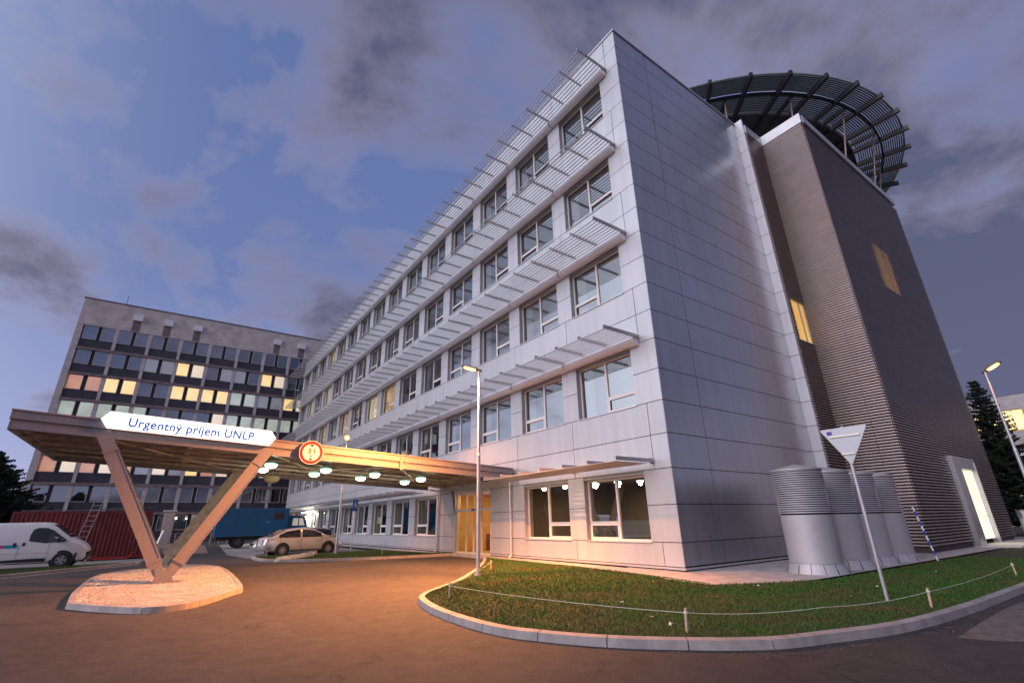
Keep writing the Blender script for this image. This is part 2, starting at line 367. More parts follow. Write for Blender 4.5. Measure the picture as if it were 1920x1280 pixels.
grass('grass', offset(catmull(v3, 5), .15)+[(-31.4, -2.0), (-30.9, -3.1), (-29.2, -11)], .083, 14000, .03, .07, 4)
# island with gravel
isl = [(-15.2, -1.27), (-14.1, -.62), (-13.2, .1), (-13.12, .6), (-13.5, 1.1), (-14.9, 1.85), (-16.4, 2.27), (-24.5, 2.45), (-27.0, 1.2), (-26.1, .1), (-24.0, -1.30), (-18.5, -1.45)]
ic = catmull(isl+[isl[0]], 4)
kerb('kerb', ic, 1, h=.13, w=.12)
gin = offset(ic, .12)
gravel_m = mat('gravel_bed', (.44, .37, .33), .9, noise_amt=.35, nscale=30, bump=1., bscale=45)
sheet('gravel_bed', gin, .105, gravel_m)
def gravel(n):
    rnd = random.Random(5); mb = MB(); xs = [p[0] for p in gin]; ys = [p[1] for p in gin]; c = 0
    while c < n:
        x, y = rnd.uniform(min(xs), max(xs)), rnd.uniform(min(ys), max(ys))
        if not inpoly(x, y, gin): continue
        if rnd.random() > (13/math.hypot(x, y))**1.5: continue
        r = rnd.uniform(.010, .026); k = len(mb.v); a = rnd.uniform(0, 6.28)
        for dx, dy, dz in ((1, 0, 0), (-.5, .87, 0), (-.5, -.87, 0), (0, 0, 1), (.3, .2, -.8)):
            q = (dx*cos(a)-dy*sin(a), dx*sin(a)+dy*cos(a)); j = rnd.uniform(.7, 1.3)
            mb.v.append((x+q[0]*r*j, y+q[1]*r*j, .108+r*.35+dz*r*.65*j))
        mb.f += [(k, k+1, k+3), (k+1, k+2, k+3), (k+2, k, k+3), (k, k+4, k+1), (k+1, k+4, k+2), (k+2, k+4, k)]; c += 1
    me = bpy.data.meshes.new('gravel'); me.from_pydata(mb.v, [], mb.f); me.materials.append(mat('gravel_stone', (.50, .43, .39), .85, noise_amt=.2, nscale=2, island=.35))
    struct(place('gravel', me), 'stuff')
gravel(17000)
def grit():      # loose grit swept against the kerb
    rnd = random.Random(9); mb = MB(); c = 0
    K = offset(kin[20:], -.02)
    while c < 420:
        i = rnd.randrange(len(K)-1); t_ = rnd.random(); d_ = abs(rnd.gauss(0, .22))+.02; P = offset(kin[20:], -d_); x = P[i][0]*(1-t_)+P[i+1][0]*t_; y = P[i][1]*(1-t_)+P[i+1][1]*t_
        r = rnd.uniform(.004, .012); k = len(mb.v); mb.v += [(x-r, y-r*.6, .001), (x+r, y-r*.5, .001), (x, y+r, .001), (x, y, r*1.1)]; mb.f += [(k, k+1, k+3), (k+1, k+2, k+3), (k+2, k, k+3)]; c += 1
    me = bpy.data.meshes.new('grit'); me.from_pydata(mb.v, [], mb.f); me.materials.append(mat('grit_stone', (.13, .11, .10), .9, island=.4)); struct(place('grit', me), 'stuff')
grit()
# hill ring added round the horizon to darken the ground windows' reflections
hm = MB(); rh = random.Random(4); nh = 96; prev = None
for i in range(nh+1):
    a = 2*pi*i/nh; w_ = max(0, cos(a-rad(-100)))**.5 if cos(a-rad(-100)) > 0 else 0; w_ = w_**3
    H_ = (13+60*w_)*(1+.25*sin(5*a)+.12*sin(11*a+1)); c = (cos(a)*560, sin(a)*560); d = (cos(a)*680, sin(a)*680)
    cur = [(*c, -1), ((c[0]*.6+d[0]*.4), (c[1]*.6+d[1]*.4), H_*.7), (*d, H_), (d[0]*1.3, d[1]*1.3, -1)]
    if prev:
        for k in range(3): hm.poly([prev[k], cur[k], cur[k+1], prev[k+1]])
    prev = cur
struct(hm.obj('added_hill_ring', mat('hill_ring_dark', (.05, .05, .045), .95, noise_amt=.4, nscale=.02), smooth=60))

# ================================================================== NEW HOSPITAL BUILDING
YF, XS, XE, TOP = 13.17, -9.79, -69.2, 23.12
P0, PIT = .89, 1.115
FL = 4*PIT
BW, WW = 3.87, 2.95
NB = 15
HB = thing('hospital_building', 'long silver clad hospital with louvred sunshades and a dark slatted stair tower', 'building', (XS, YF, 0))
wallm = MB(); side = MB(); core = MB()
def jz(j): return P0+PIT*j
G = .012     # half joint
def pnl(mb, x0, x1, z0, z1, y=YF, t=.03): mb.box((x0+G, y, z0+G), (x1-G, y+t, z1-G))
wr = lambda k: XS-1.16-BW*k          # right edge of window k
wl = lambda k: wr(k)-WW
vj = lambda k: XS-.68-BW*k           # spandrel joints
DX0, DX1 = -24.05, -20.55             # entrance
ground_skip = (2, 3)
# spandrel rows
def row(z0, z1, xs): 
    for a, b in zip(xs[1:], xs[:-1]): pnl(wallm, a, b, z0, z1)
vx = [XS] + [vj(k) for k in range(NB) if vj(k) > XE+.5] + [XE]
lv = [(2, 3), (3, 4)]
rows = []
for f in range(5):
    rows += [(jz(4*f+2), jz(4*f+3)), (jz(4*f+3), jz(4*f+4))]
rows = rows[:-1] + [(jz(19), TOP-.09)]
rows[-2] = (jz(18), jz(19))
for z0, z1 in rows: row(z0, z1, vx)
for f in range(5):        # piers between the windows
    z0, zm, z1 = jz(4*f), jz(4*f+1), jz(4*f+2)
    pieces = []
    prev = XS
    for k in range(NB):
        if f == 0 and k in ground_skip: continue
        if f == 0 and k == 4: 
            pnl_edges = [(DX1, prev), (wr(4), DX0)]; 
            mid = -18.9
            for a, b in ((mid, prev), (DX1, mid), (wr(4), DX0)): pieces.append((a, b))
        else: pieces.append((wr(k), prev))
        prev = wl(k)
    pieces.append((XE, prev))
    for a, b in pieces:
        if b-a > .06: pnl(wallm, a, b, z0, zm); pnl(wallm, a, b, zm, z1)
base_x = [XS, XS-.73, -14.5, -18.9, DX1]; row(.20, P0, base_x)
bx = [DX0, -26.4]+[-26.4-BW*k for k in range(1, 12)]+[XE]; row(.20, P0, bx)
pw = wobj(wallm, 'front_cladding', panel, HB)
# dark backing with window holes + slab core
bk = MB(); y0, y1 = YF+.034, YF+.30
for z0, z1 in [(.05, jz(0)-.02)]+[(jz(4*f+2)+.02, jz(4*f+4)-.02) for f in range(4)]+[(jz(18)+.02, TOP-.12)]:
    if z0 < .1:
        bk.box((XE+.02, y0, z0), (DX0-.01, y1, z1)); bk.box((DX1+.01, y0, z0), (XS-.04, y1, z1))
    else: bk.box((XE+.02, y0, z0), (XS-.04, y1, z1))
for f in range(5):
    prev = XS-.04
    for k in range(NB):
        if f == 0 and k in ground_skip: continue
        if f == 0 and k == 4:
            bk.box((DX1+.01, y0, jz(0)-.02), (prev, y1, jz(2)+.02)); bk.box((wr(4)+.01, y0, jz(0)-.02), (DX0-.01, y1, jz(2)+.02))
        else: bk.box((wr(k)+.01, y0, jz(4*f)-.02), (prev, y1, jz(4*f+2)+.02))
        prev = wl(k)-.01
    bk.box((XE+.02, y0, jz(4*f)-.02), (prev, y1, jz(4*f+2)+.02))
wobj(bk, 'wall_backing', gap, HB)
# side cladding
YS2 = 23.3
for j in range(-1, 20):
    z0 = .22 if j == -1 else jz(j); z1 = jz(j+1) if j < 19 else TOP-.09
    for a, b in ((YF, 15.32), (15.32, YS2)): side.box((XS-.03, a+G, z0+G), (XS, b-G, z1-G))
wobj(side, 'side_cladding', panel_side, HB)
sb = MB(); sb.box((XS-.3, YF+.04, .05), (XS-.034, YS2, TOP-.12)); wobj(sb, 'side_backing', gap, HB)
# parapet caps
pc = MB(); pc.box((XE-.02, YF-.05, TOP-.085), (XS+.05, YF+.45, TOP)); pc.box((XS-.45, YF+.45, TOP-.085), (XS+.05, YS2, TOP)); wobj(pc, 'parapet_cap', alu, HB)
pl = MB(); pl.box((XE, YF-.035, .13), (DX0-.02, YF+.02, .19)); pl.box((DX1+.02, YF-.035, .13), (XS, YF+.02, .19)); pl.box((XS, YF-.035, .13), (XS+.035, YS2, .19)); wobj(pl, 'base_trim', alu, HB)
fo = MB(); fo.box((XE+.1, YF+.12, 0), (DX0-.02, YF+.29, .128)); fo.box((DX1+.02, YF+.12, 0), (XS-.1, YF+.29, .128)); fo.box((XS-.25, YF+.29, 0), (XS-.1, YS2, .128)); wobj(fo, 'plinth', dark, HB)
# body (roof, rear and far end) and the rooms behind the windows
ro = MB(); ro.box((XE+.3, YF+.5, TOP-.75), (XS-.45, 38.5, TOP-.45)); ro.box((XE, YF+.31, .02), (XE+.28, 38.5, TOP-.12)); ro.box((XE+.3, 38.2, .02), (-9.5, 38.5, TOP-.12)); wobj(ro, 'roof_slab', panel, HB)
rm = MB(); rf = MB()
for f in range(5):
    zf, zc = (0.12 if f == 0 else jz(4*f)-.92), jz(4*f+2)+.35
    rf.box((XE+.3, YF+.32, zf-.1), (XS-.32, 19, zf))
    rm.box((XE+.3, YF+.32, zc), (XS-.32, 19, zc+.05))
    rm.box((XE+.3, 18.9, zf+.01), (XS-.32, 19.0, zc-.01))
    for k in range(0, NB, 2): rm.box((vj(k)-.06, YF+.33, zf+.01), (vj(k)+.06, 18.88, zc-.01))
wobj(rm, 'rooms', room, HB); wobj(rf, 'room_floors', roomd, HB)
# --- windows
WH = 2.10
def window_meshes(side_, tall):
    H = tall; fr = MB(); gl = MB(); F = .065; y0, y1 = .20, .27
    fr.box((0, y0, 0), (WW, y1, F)); fr.box((0, y0, H-F), (WW, y1, H)); fr.box((0, y0, F), (F, y1, H-F)); fr.box((WW-F, y0, F), (WW, y1, H-F))
    mx = WW*.5; fr.box((mx-.045, y0-.01, F), (mx+.045, y1, H-F))
    if side_ is not None:
        a, b = ((F, mx-.045) if side_ == 0 else (mx+.045, WW-F)); tz = .60
        fr.box((a, y0-.008, tz-.045), (b, y1, tz+.045))
        # opening sash, set proud of the fixed frame
        fr.box((a, y0-.02, F), (a+.05, y0-.001, tz-.045)); fr.box((b-.05, y0-.02, F), (b, y0-.001, tz-.045)); fr.box((a+.05, y0-.02, F), (b-.05, y0-.001, F+.05)); fr.box((a+.05, y0-.02, tz-.095), (b-.05, y0-.001, tz-.045))
    gl.poly([(F, .235, F), (mx-.045, .235, F), (mx-.045, .235, H-F), (F, .235, H-F)]); gl.poly([(mx+.045, .235, F), (WW-F, .235, F), (WW-F, .235, H-F), (mx+.045, .235, H-F)])
    return fr.mesh('window', frame_m), gl.mesh('pane', glass)
rv = MB(); H2 = 2*PIT
rv.box((-.008, .032, 0), (0.004, .3, H2)); rv.box((WW-.004, .032, 0), (WW+.008, .3, H2)); rv.box((.006, .032, WH+.004), (WW-.006, .30, H2))
rv_me = rv.mesh('reveal', reveal)
sl = MB(); sl.box((-.04, -.045, -.03), (WW+.04, .20, .0)); sill_me = sl.mesh('sill', alu)
hd = MB(); hd.box((-.03, -.03, 0), (WW+.03, .03, .03)); head_me = hd.mesh('head_trim', alud)
wm = {s: window_meshes(s, WH) for s in (0, 1, None)}
spec = {(0, 0): 0, (0, 1): 1, (1, 0): 1, (1, 1): 0, (1, 2): 0, (2, 0): 0, (2, 1): 1, (2, 2): 1, (3, 0): 1, (3, 1): 0, (4, 0): 1, (4, 1): 1}
def emis(name, c, s, c2=None, sc=3.):
    m = bpy.data.materials.new(name); m.use_nodes = True; t = m.node_tree; b = t.nodes['Principled BSDF']; tcn = t.nodes.new('ShaderNodeTexCoord')
    f = noise(t, tcn.outputs['Object'], sc, 3, .5); c2 = c2 or tuple(v*.55 for v in c)
    t.links.new(ramp(t, f, [(.3, c2), (.7, c)]), b.inputs['Emission Color']); b.inputs['Emission Strength'].default_value = s
    b.inputs['Base Color'].default_value = (.4, .38, .33, 1); b.inputs['Roughness'].default_value = .8; MATS[name] = m; return m
warm = emis('warm_blind', (1., .72, .25), .75); warm2 = emis('warm_orange_blind', (1., .50, .16), .75); cream = emis('cream_blind', (1., .80, .50), .95); green = emis('pale_green_blind', (.55, .68, .50), .55)
bl = MB(); bl.poly([(.08, .42, .08), (WW-.08, .42, .08), (WW-.08, .42, WH), (.08, .42, WH)])
lit_me = {n: bl.mesh('blind', m) for n, m in (('warm', warm), ('warm2', warm2), ('cream', cream))}
lit = {(4, 11): 'warm', (3, 11): 'cream', (2, 6): 'warm2', (2, 7): 'cream', (2, 11): 'warm2', (2, 9): 'warm2', (1, 8): 'warm2', (2, 13): 'warm2', (3, 13): 'cream'}
cu = MB()
def wavy(mb, x0, x1, z0, z1, y, amp=.03, n=14):
    pts = [(x0+(x1-x0)*i/n, y+amp*(1 if i % 2 else -1)) for i in range(n+1)]
    for a, b in zip(pts, pts[1:]): mb.poly([(*a, z0), (*b, z0), (*b, z1), (*a, z1)])
wavy(cu, .1, .62, .05, WH, .40); cu_me = cu.mesh('curtain', curtain); cu2 = MB(); wavy(cu2, .1, 1.2, .05, WH, .40, n=24); cu2_me = cu2.mesh('curtain', mat('yellow_curtain', (.50, .40, .20), .9, noise_amt=.2))
for f in range(5):
    for k in range(NB):
        if f == 0 and k in ground_skip: continue
        s = spec.get((f, k), random.choice((0, 1))); fm, gmh = wm[s]
        o = place('window', fm, HB); o.matrix_parent_inverse = Matrix.Translation(HB.location).inverted(); o.location = (wl(k), YF, jz(4*f))
        place('pane', gmh, o); place('reveal', rv_me, o); place('sill', sill_me, o)
        if f == 0: h = place('head_trim', head_me, o, (0, 0, H2))
        if (f, k) in lit: place('blind', lit_me[lit[(f, k)]], o)
        elif f == 0 and k >= 4: place('curtain', cu2_me if k < 7 else cu_me, o)
        elif f > 0 and random.random() < .75: place('curtain', cu_me, o)
# --- rounded blind boxes and sunshades
brm = MB(); brm.box((-.03, -1.83, -.005), (.03, 0, .11)); brm.box((-.07, -.16, -.04), (-.031, 0, .14)); bracket_me = brm.mesh('bracket', alud)
rbm = MB(); rbm.box((-.02, -1.83, -.003), (.02, -.36, .10)); rib_me = rbm.mesh('shade_rib', alud)
rib_count = 0
def shade_floor(f, xa, xb, flat=False):
    global rib_count
    z = jz(4*f+2)+.21 if f else jz(2)+.22
    bl_ = MB(); rest = MB(); n = 9; put = []
    for i in range(n):
        yy = YF-.42-(1.36)*i/(n-1)
        if not flat: bl_.hexa([(xa, yy-.026, z-.05), (xb, yy-.026, z-.05), (xb, yy+.010, z-.052), (xa, yy+.010, z-.052), (xa, yy-.022, z-.012), (xb, yy-.022, z-.012), (xb, yy+.022, z-.03), (xa, yy+.022, z-.03)])
        else: bl_.hexa([(xa, yy-.06, z-.05), (xb, yy-.06, z-.05), (xb, yy+.055, z-.06), (xa, yy+.055, z-.06), (xa, yy-.06, z-.035), (xb, yy-.06, z-.035), (xb, yy+.055, z-.045), (xa, yy+.055, z-.045)])
    for k in range(60):
        x = vj(0)-BW/3*k
        if x > max(xa, xb)+.01 or x < min(xa, xb)-.01: continue
        if k % 3 == 0: put.append((bracket_me, x))
        elif k < 36 and rib_count < 100: put.append((rib_me, x)); rib_count += 1
        else: rest.box((x-.02, YF-1.83, z-.003), (x+.02, YF-.36, z+.10))
    sh = wobj(bl_, 'sunshade', mat('sunshade_metal', (.46, .455, .48), .42, .5), HB)
    for me, x in put: place(me.name, me, sh, (x, YF, z))
    if rest.v: struct(place('shade_rib', rest.mesh('shade_rib', alud), sh), 'stuff')
    return sh
for f in (1, 2, 3, 4): shade_floor(f, XS-.66, XE-.6)
shade_floor(0, XS-.66, -18.3, True); shade_floor(0, -27.3, XE-.6, True)
bprof = [(0, -.005), (-.10, -.03), (-.22, -.0), (-.30, .10), (-.32, .22), (-.27, .28), (0, .30)]
def bbox_mesh(L):
    mb = MB(); mb.prism([(y, z) for y, z in bprof], 'x', 0, L); return mb.mesh('blind_box', white_metal, smooth=50)
bb = bbox_mesh(BW-.06)
for f in range(1, 5):
    for k in range(NB):
        x0 = vj(k)-BW+.03
        if x0 < XE: continue
        o = place('blind_box', bb, HB); o.matrix_parent_inverse = Matrix.Translation(HB.location).inverted(); o.location = (x0, YF-.002, jz(4*f+2)-.06)
rl_ = light('ground_room_fill', 'AREA', (-14.0, 15.8, 3.0), 150, (1, .62, .28), size=2.5)  # unseen area light added to warm the room behind the ground windows
# --- entrance door
dr = MB(); F = .07; yd = YF+.12; zt = 3.10; x0, x1 = DX0+.03, DX1-.03
xs = [x0, x0+.80, x0+2.05, x0+2.75, x1]
xs = [x0, x0+.95, x0+1.72, x0+2.50, x1]
for x in xs: dr.box((x-.04, yd-.05, .10), (x+.04, yd+.05, zt))
dr.box((x0+.04, yd-.045, zt-.09), (x1-.04, yd+.045, zt)); dr.box((x0, yd-.07, 2.12), (x1, yd-.051, 2.26)); dr.box((x0+.04, yd-.044, 2.14), (x1-.04, yd+.044, 2.24)); dr.box((x0+.04, yd-.045, .10), (x1-.04, yd+.045, .19))
door = wobj(dr, 'entrance_door', mat('door_frame', (.68, .62, .55), .4, .3), HB)
dg = MB()
for a, b in zip(xs, xs[1:]):
    dg.poly([(a+.04, yd, .19), (b-.04, yd, .19), (b-.04, yd, 2.14), (a+.04, yd, 2.14)]); dg.poly([(a+.04, yd, 2.24), (b-.04, yd, 2.24), (b-.04, yd, zt-.09), (a+.04, yd, zt-.09)])
place('door_pane', dg.mesh('door_pane', glassmat('door_glass', (.95, .93, .85), .06, .5)), door)
ds = MB(); ds.box((x0+1.62, yd-.13, 2.16), (x0+1.84, yd-.071, 2.23)); place('door_sensor', ds.mesh('door_sensor', black), door)
ds = MB(); ds.box((x0+1.2, yd-.07, .9), (x0+1.24, yd-.05, 1.5)); ds.box((x0+2.2, yd-.07, .9), (x0+2.24, yd-.05, 1.5)); place('door_handle', ds.mesh('door_handle', alud), door)
# lobby behind the door (its lamp is on)
lb = MB(); yl = 16.2; lb.box((DX0, yl, .1), (DX1, yl+.05, 3.4)); lb.box((DX0-.9, YF+.35, .1), (DX0-.85, yl, 3.4)); lb.box((DX1+.85, YF+.35, .1), (DX1+.9, yl, 3.4)); lb.box((DX0-.85, yl, .1), (DX0, yl+.05, 3.4)); lb.box((DX1, yl, .1), (DX1+.85, yl+.05, 3.4)); lb.box((DX0-.85, YF+.36, 3.15), (DX1+.85, yl-.01, 3.18)); wobj(lb, 'lobby', mat('lobby_wall', (.72, .50, .22), .8), HB)
lf = MB(); lf.box((DX0-.85, YF+.36, .135), (DX1+.85, yl, .15)); wobj(lf, 'lobby_floor', mat('lobby_floor', (.40, .26, .12), .5), HB)
lh = MB(); lh.box((DX0, yl-.08, .95), (DX1, yl-.03, 1.10)); lh.box((DX0+.2, yl-1.2, .15), (DX0+.95, yl-.6, 1.0)); wobj(lh, 'lobby_handrail', mat('rail_wood', (.22, .07, .03), .6), HB)
light('lobby_lamp', 'AREA', (-22.3, 14.9, 3.05), 75, (1, .62, .25), size=2.2, shape='SQUARE')
tk = MB(); tk.box((DX0-.02, YF-.03, .05), (DX0+.0, YF+.3, 3.12)); tk.box((DX1-.0, YF-.03, .05), (DX1+.02, YF+.3, 3.12)); tk.box((DX0, YF-.03, 3.10), (DX1, YF+.3, 3.13)); wobj(tk, 'door_surround', alu, HB)
stp = MB(); stp.box((DX0-.1, YF-.5, 0), (DX1+.1, YF+.34, .10)); wobj(stp, 'door_step', concrete, HB)
# --- fin and louvred walls
X1, Y2, X2, Y3, LT = -9.40, 25.3, -7.2, 39.2, 22.75
fn = MB()
for j in range(-1, 20):
    z0 = .2 if j == -1 else jz(j); z1 = jz(j+1) if j < 19 else TOP+.02
    fn.box((XS-.2, YS2+.01, z0+G), (X1+.05, YS2+.16, z1-G))
wobj(fn, 'corner_fin', panel, HB)
fc = MB(); fc.box((XS-.19, YS2+.02, .1), (X1+.04, YS2+.15, TOP)); wobj(fc, 'fin_core', gap, HB)
def slats(name, pts, z0, z1, holes=(), step=.125, jo=()):
    """pts: plan segment (p, q) with outward normal n"""
    mb = MB(); (px, py), (qx, qy), (nx, ny) = pts; z = z0
    L = math.hypot(qx-px, qy-py); tx, ty = (qx-px)/L, (qy-py)/L
    while z < z1-.08:
        segs = [(0, L)]
        for a, b, h0, h1 in holes:
            if h0 < z+.04 < h1: segs = [s for (s0, s1) in segs for s in ((s0, a), (b, s1)) if s[1]-s[0] > .05]
        for s0, s1 in segs:
            cuts = [s0]+[j for j in jo if s0 < j < s1]+[s1]
            for a, b in zip(cuts, cuts[1:]):
                a += .006; b -= .006
                P = lambda s, o, zz: (px+tx*s+nx*o, py+ty*s+ny*o, zz)
                mb.hexa([P(a, .0, z+.0), P(b, .0, z+.0), P(b, .098, z-.004), P(a, .098, z-.004), P(a, .0, z+.070), P(b, .0, z+.070), P(b, .096, z+.058), P(a, .096, z+.058)])
        z += step
    return wobj(mb, name, louv, HB)
slats('louvre_wall', ((X1, YS2+.17), (X1, Y2), (1, 0)), .35, LT-.55, holes=((.28, 1.73, 9.55, 11.75),), jo=(1.0,))
slats('louvre_wall', ((X1, Y2), (X2+.07, Y2), (0, -1)), .35, LT-.55, jo=(.75, 1.5))
PH = (31.15, 34.95)        # portal span in Y
PZ = 4.18
slats('louvre_wall', ((X2, Y2+.0), (X2, Y3), (1, 0)), .35, LT-.75, holes=((PH[0]-Y2, PH[1]-Y2, 0, PZ),), jo=(2.2, 4.4, 6.6, 8.8, 11))
lbk = MB(); lbk.box((X1-.12, YS2+.17, .1), (X1-.015, Y2+.1, LT-.5)); lbk.box((X1-.0, Y2+.02, .1), (X2-.13, Y2+.12, LT-.5)); lbk.box((X2-.12, Y2+.02, PZ), (X2-.02, Y3, LT-.5)); lbk.box((X2-.12, Y2+.02, .1), (X2-.02, PH[0], PZ)); lbk.box((X2-.12, PH[1], .1), (X2-.02, Y3, PZ)); lbk.box((X1-.1, Y3-.1, .1), (X2-.13, Y3, LT-.5))
for s in range(0, 12): lbk.box((X2-.02, Y2+1.1*s+.5, .3), (X2+.012, Y2+1.1*s+.54, LT-.75))
for s in range(3): lbk.box((X1+.2+s*.75, Y2-.012, .3), (X1+.24+s*.75, Y2+.02, LT-.5))
wobj(lbk, 'louvre_backing', louvback, HB)
cp = MB(); cp.box((X1-.25, YS2+.17, LT-.52), (X1+.10, Y2-.11, LT)); cp.box((X1-.25, Y2-.10, LT-.62), (X2+.10, Y2+.25, LT)); cp.box((X2-.25, Y2+.26, LT-.42), (X2+.12, Y3+.06, LT)); cp.box((X1-.3, Y2+.26, LT-.4), (X2-.26, Y3, LT-.3)); wobj(cp, 'tower_parapet', panel, HB)
# lit stair windows behind the slats
lw = MB(); lw.box((X1-.014, 23.75, 9.55), (X1-.006, 25.2, 11.75)); sw_ = wobj(lw, 'stair_window', emis('stair_glow', (1., .66, .20), 1.5, (.9, .42, .06), .9), HB)
lw = MB()
for i in range(26): lw.box((X1+.01, 23.77, 9.58+.083*i), (X1+.035, 25.16, 9.615+.083*i))
place('window_blind', lw.mesh('window_blind', mat('blind_slat', (.60, .50, .32), .6)), sw_)
lw = MB()
for y in (23.74, 24.62, 25.16): lw.box((X1-.004, y, 9.5), (X1+.055, y+.05, 11.8))
place('window_frame', lw.mesh('window_frame', alud), sw_)
lw = MB(); lw.box((X2-.019, 31.0, 13.4), (X2-.008, 33.3, 16.2)); wobj(lw, 'stair_window', emis('stair_glow_soft', (1., .60, .14), 4.5, (.7, .38, .08), sc=.5), HB)
# portal with lit glass door
po = MB(); xo = X2+.28
po.box((X2-.02, PH[0], .12), (xo, PH[0]+.12, PZ)); po.box((X2-.02, PH[1]-.12, .12), (xo, PH[1], PZ)); po.box((X2-.02, PH[0]+.12, PZ-.12), (xo, PH[1]-.12, PZ))
po.box((X2+.05, PH[0]+.12, .12), (xo-.02, 32.3, PZ-.12)); po.box((X2+.05, 32.3, 3.62), (xo-.02, PH[1]-.12, PZ-.12))
portal = wobj(po, 'side_portal', panel_side, HB)
pd = MB(); pd.box((X2+.06, 32.31, .35), (X2+.09, PH[1]-.13, 3.60)); place('lit_door', pd.mesh('lit_door', emis('frosted_lit_glass', (1., .93, .72), 1.15, (.9, .80, .55), .4)), portal)
pd = MB(); pd.box((X2+.09, 32.31, 1.35), (X2+.10, PH[1]-.13, 1.365)); pd.box((X2+.09, 32.31, 2.35), (X2+.10, PH[1]-.13, 2.365)); place('door_bar', pd.mesh('door_bar', alud), portal)
pd = MB(); pd.box((X2+.0, PH[0], .0), (X2+1.6, PH[1]+3.5, .14)); place('door_step', pd.mesh('door_step', mat('pale_step', (.6, .56, .5), .8)), portal)
light('portal_lamp', 'AREA', (X2+.5, 34.0, 2.6), 30, (1, .85, .55), size=1.2).rotation_euler = (0, rad(-65), 0)
# downpipes
for x, yb in ((-18.72, YF-.10), (-26.0, YF-.10)):
    dp = MB(); dp.tube((x, yb, .18), (x, yb, 3.3), .05, n=14); dp.tube((x, yb, .18), (x-.02, yb-.12, .08), .05, n=12)
    for z in (.9, 2.3): dp.tube((x, yb, z), (x, yb, z+.04), .062, n=14)
    dp.box((x-.02, yb, 1.2), (x+.02, YF, 1.24)); dp.box((x-.02, yb, 2.7), (x+.02, YF, 2.74))
    wobj(dp, 'downpipe', alu, HB, smooth=40)
# lightning rods on the roof edge
for x, y in ((-10.5, 13.6), (-47, 13.5)):
    lr = MB(); lr.tube((x, y, TOP-.01), (x, y, TOP+.5), .03, n=8); lr.tube((x, y, TOP+.5), (x, y, TOP+1.3), .009, n=6); lr.box((x-.12, y-.12, TOP-.45), (x+.12, y+.12, TOP-.0)); wobj(lr, 'lightning_rod', alud, HB)
lr = MB(); lr.box((-50.2, 13.3, TOP), (-49.6, 13.8, TOP+.55)); wobj(lr, 'roof_unit', dark, HB)
# bright wall lamp at the far end of the ground floor
fl = MB(); fl.box((-58.5, YF-.32, 2.86), (-54.5, YF-.12, 2.96)); wobj(fl, 'wall_lamp', emis('floodlight', (1, .93, .75), 9, (1, .93, .75)), HB)
light('wall_lamp_light', 'AREA', (-56.5, YF-.5, 2.80), 420, (1, .92, .72), size=3.5, shape='RECTANGLE', size_y=.3)

# ================================================================== HELIPAD on the roof
HC, HZ = (-20.57, 35.56), 27.0
hp = thing('rooftop_helipad', 'round rooftop helipad with radial black beams and a louvred outer ring', 'helipad', (HC[0], HC[1], TOP))
def ring(mb, r0, r1, z0, z1, n=84):
    for i in range(n):
        a, b = 2*pi*i/n, 2*pi*(i+1)/n
        P = lambda r, t, z: (HC[0]+r*cos(t), HC[1]+r*sin(t), z)
        mb.hexa([P(r0, a, z0), P(r1, a, z0), P(r1, b, z0), P(r0, b, z0), P(r0, a, z1), P(r1, a, z1), P(r1, b, z1), P(r0, b, z1)])
blackst = mat('dark_steel', (.032, .030, .034), .5, .3)
dk = MB(); dk.tube((*HC, HZ+.02), (*HC, HZ+.45), 12.75, n=84); wobj(dk, 'landing_deck', mat('deck_concrete', (.05, .048, .05), .8), hp)
rg = MB(); ring(rg, 14.32, 14.46, HZ-.0, HZ+.2); wobj(rg, 'ring_beam', blackst, hp)
rg = MB(); ring(rg, 15.66, 15.78, HZ+.24, HZ+.32); wobj(rg, 'outer_rim', mat('rim_metal', (.30, .33, .33), .5, .3), hp)
lo = MB()
for i in range(10): ring(lo, 12.95+.138*i, 13.005+.138*i, HZ+.19, HZ+.28)
for i in range(9): ring(lo, 14.53+.128*i, 14.585+.128*i, HZ+.20, HZ+.29)
wobj(lo, 'ring_louvres', mat('ring_louvre', (.07, .08, .09), .65, .1), hp)
a0 = rad(.5)
for k in range(42):
    a = a0+2*pi*k/42; d = Vector((cos(a), sin(a), 0)); c = Vector((*HC, HZ+.02)); b = MB()
    b.bar(c+d*11.5, c+d*16.05, .19, .34); 
    o = wobj(b, 'radial_beam', blackst, hp)
for k in range(0, 42, 2):
    a = a0+2*pi*(k+.5)/42; d = Vector((cos(a), sin(a), 0)); c = Vector((*HC, HZ)); b = MB()
    b.tube(c+d*14.2, Vector((HC[0], HC[1], TOP-.4))+d*13.3, .06, n=8); wobj(b, 'strut', mat('strut_steel', (.30, .22, .20), .5, .4), hp, smooth=True)
    b = MB(); b.bar(c+d*12.0+Vector((0, 0, .04)), c+d*14.4+Vector((0, 0, .04)), .15, .26); wobj(b, 'short_beam', blackst, hp)
hs = MB(); hs.tube((*HC, TOP-.45), (*HC, HZ+.02), 9.5, n=48); wobj(hs, 'drum_wall', mat('drum_cladding', (.08, .07, .075), .7), hp)

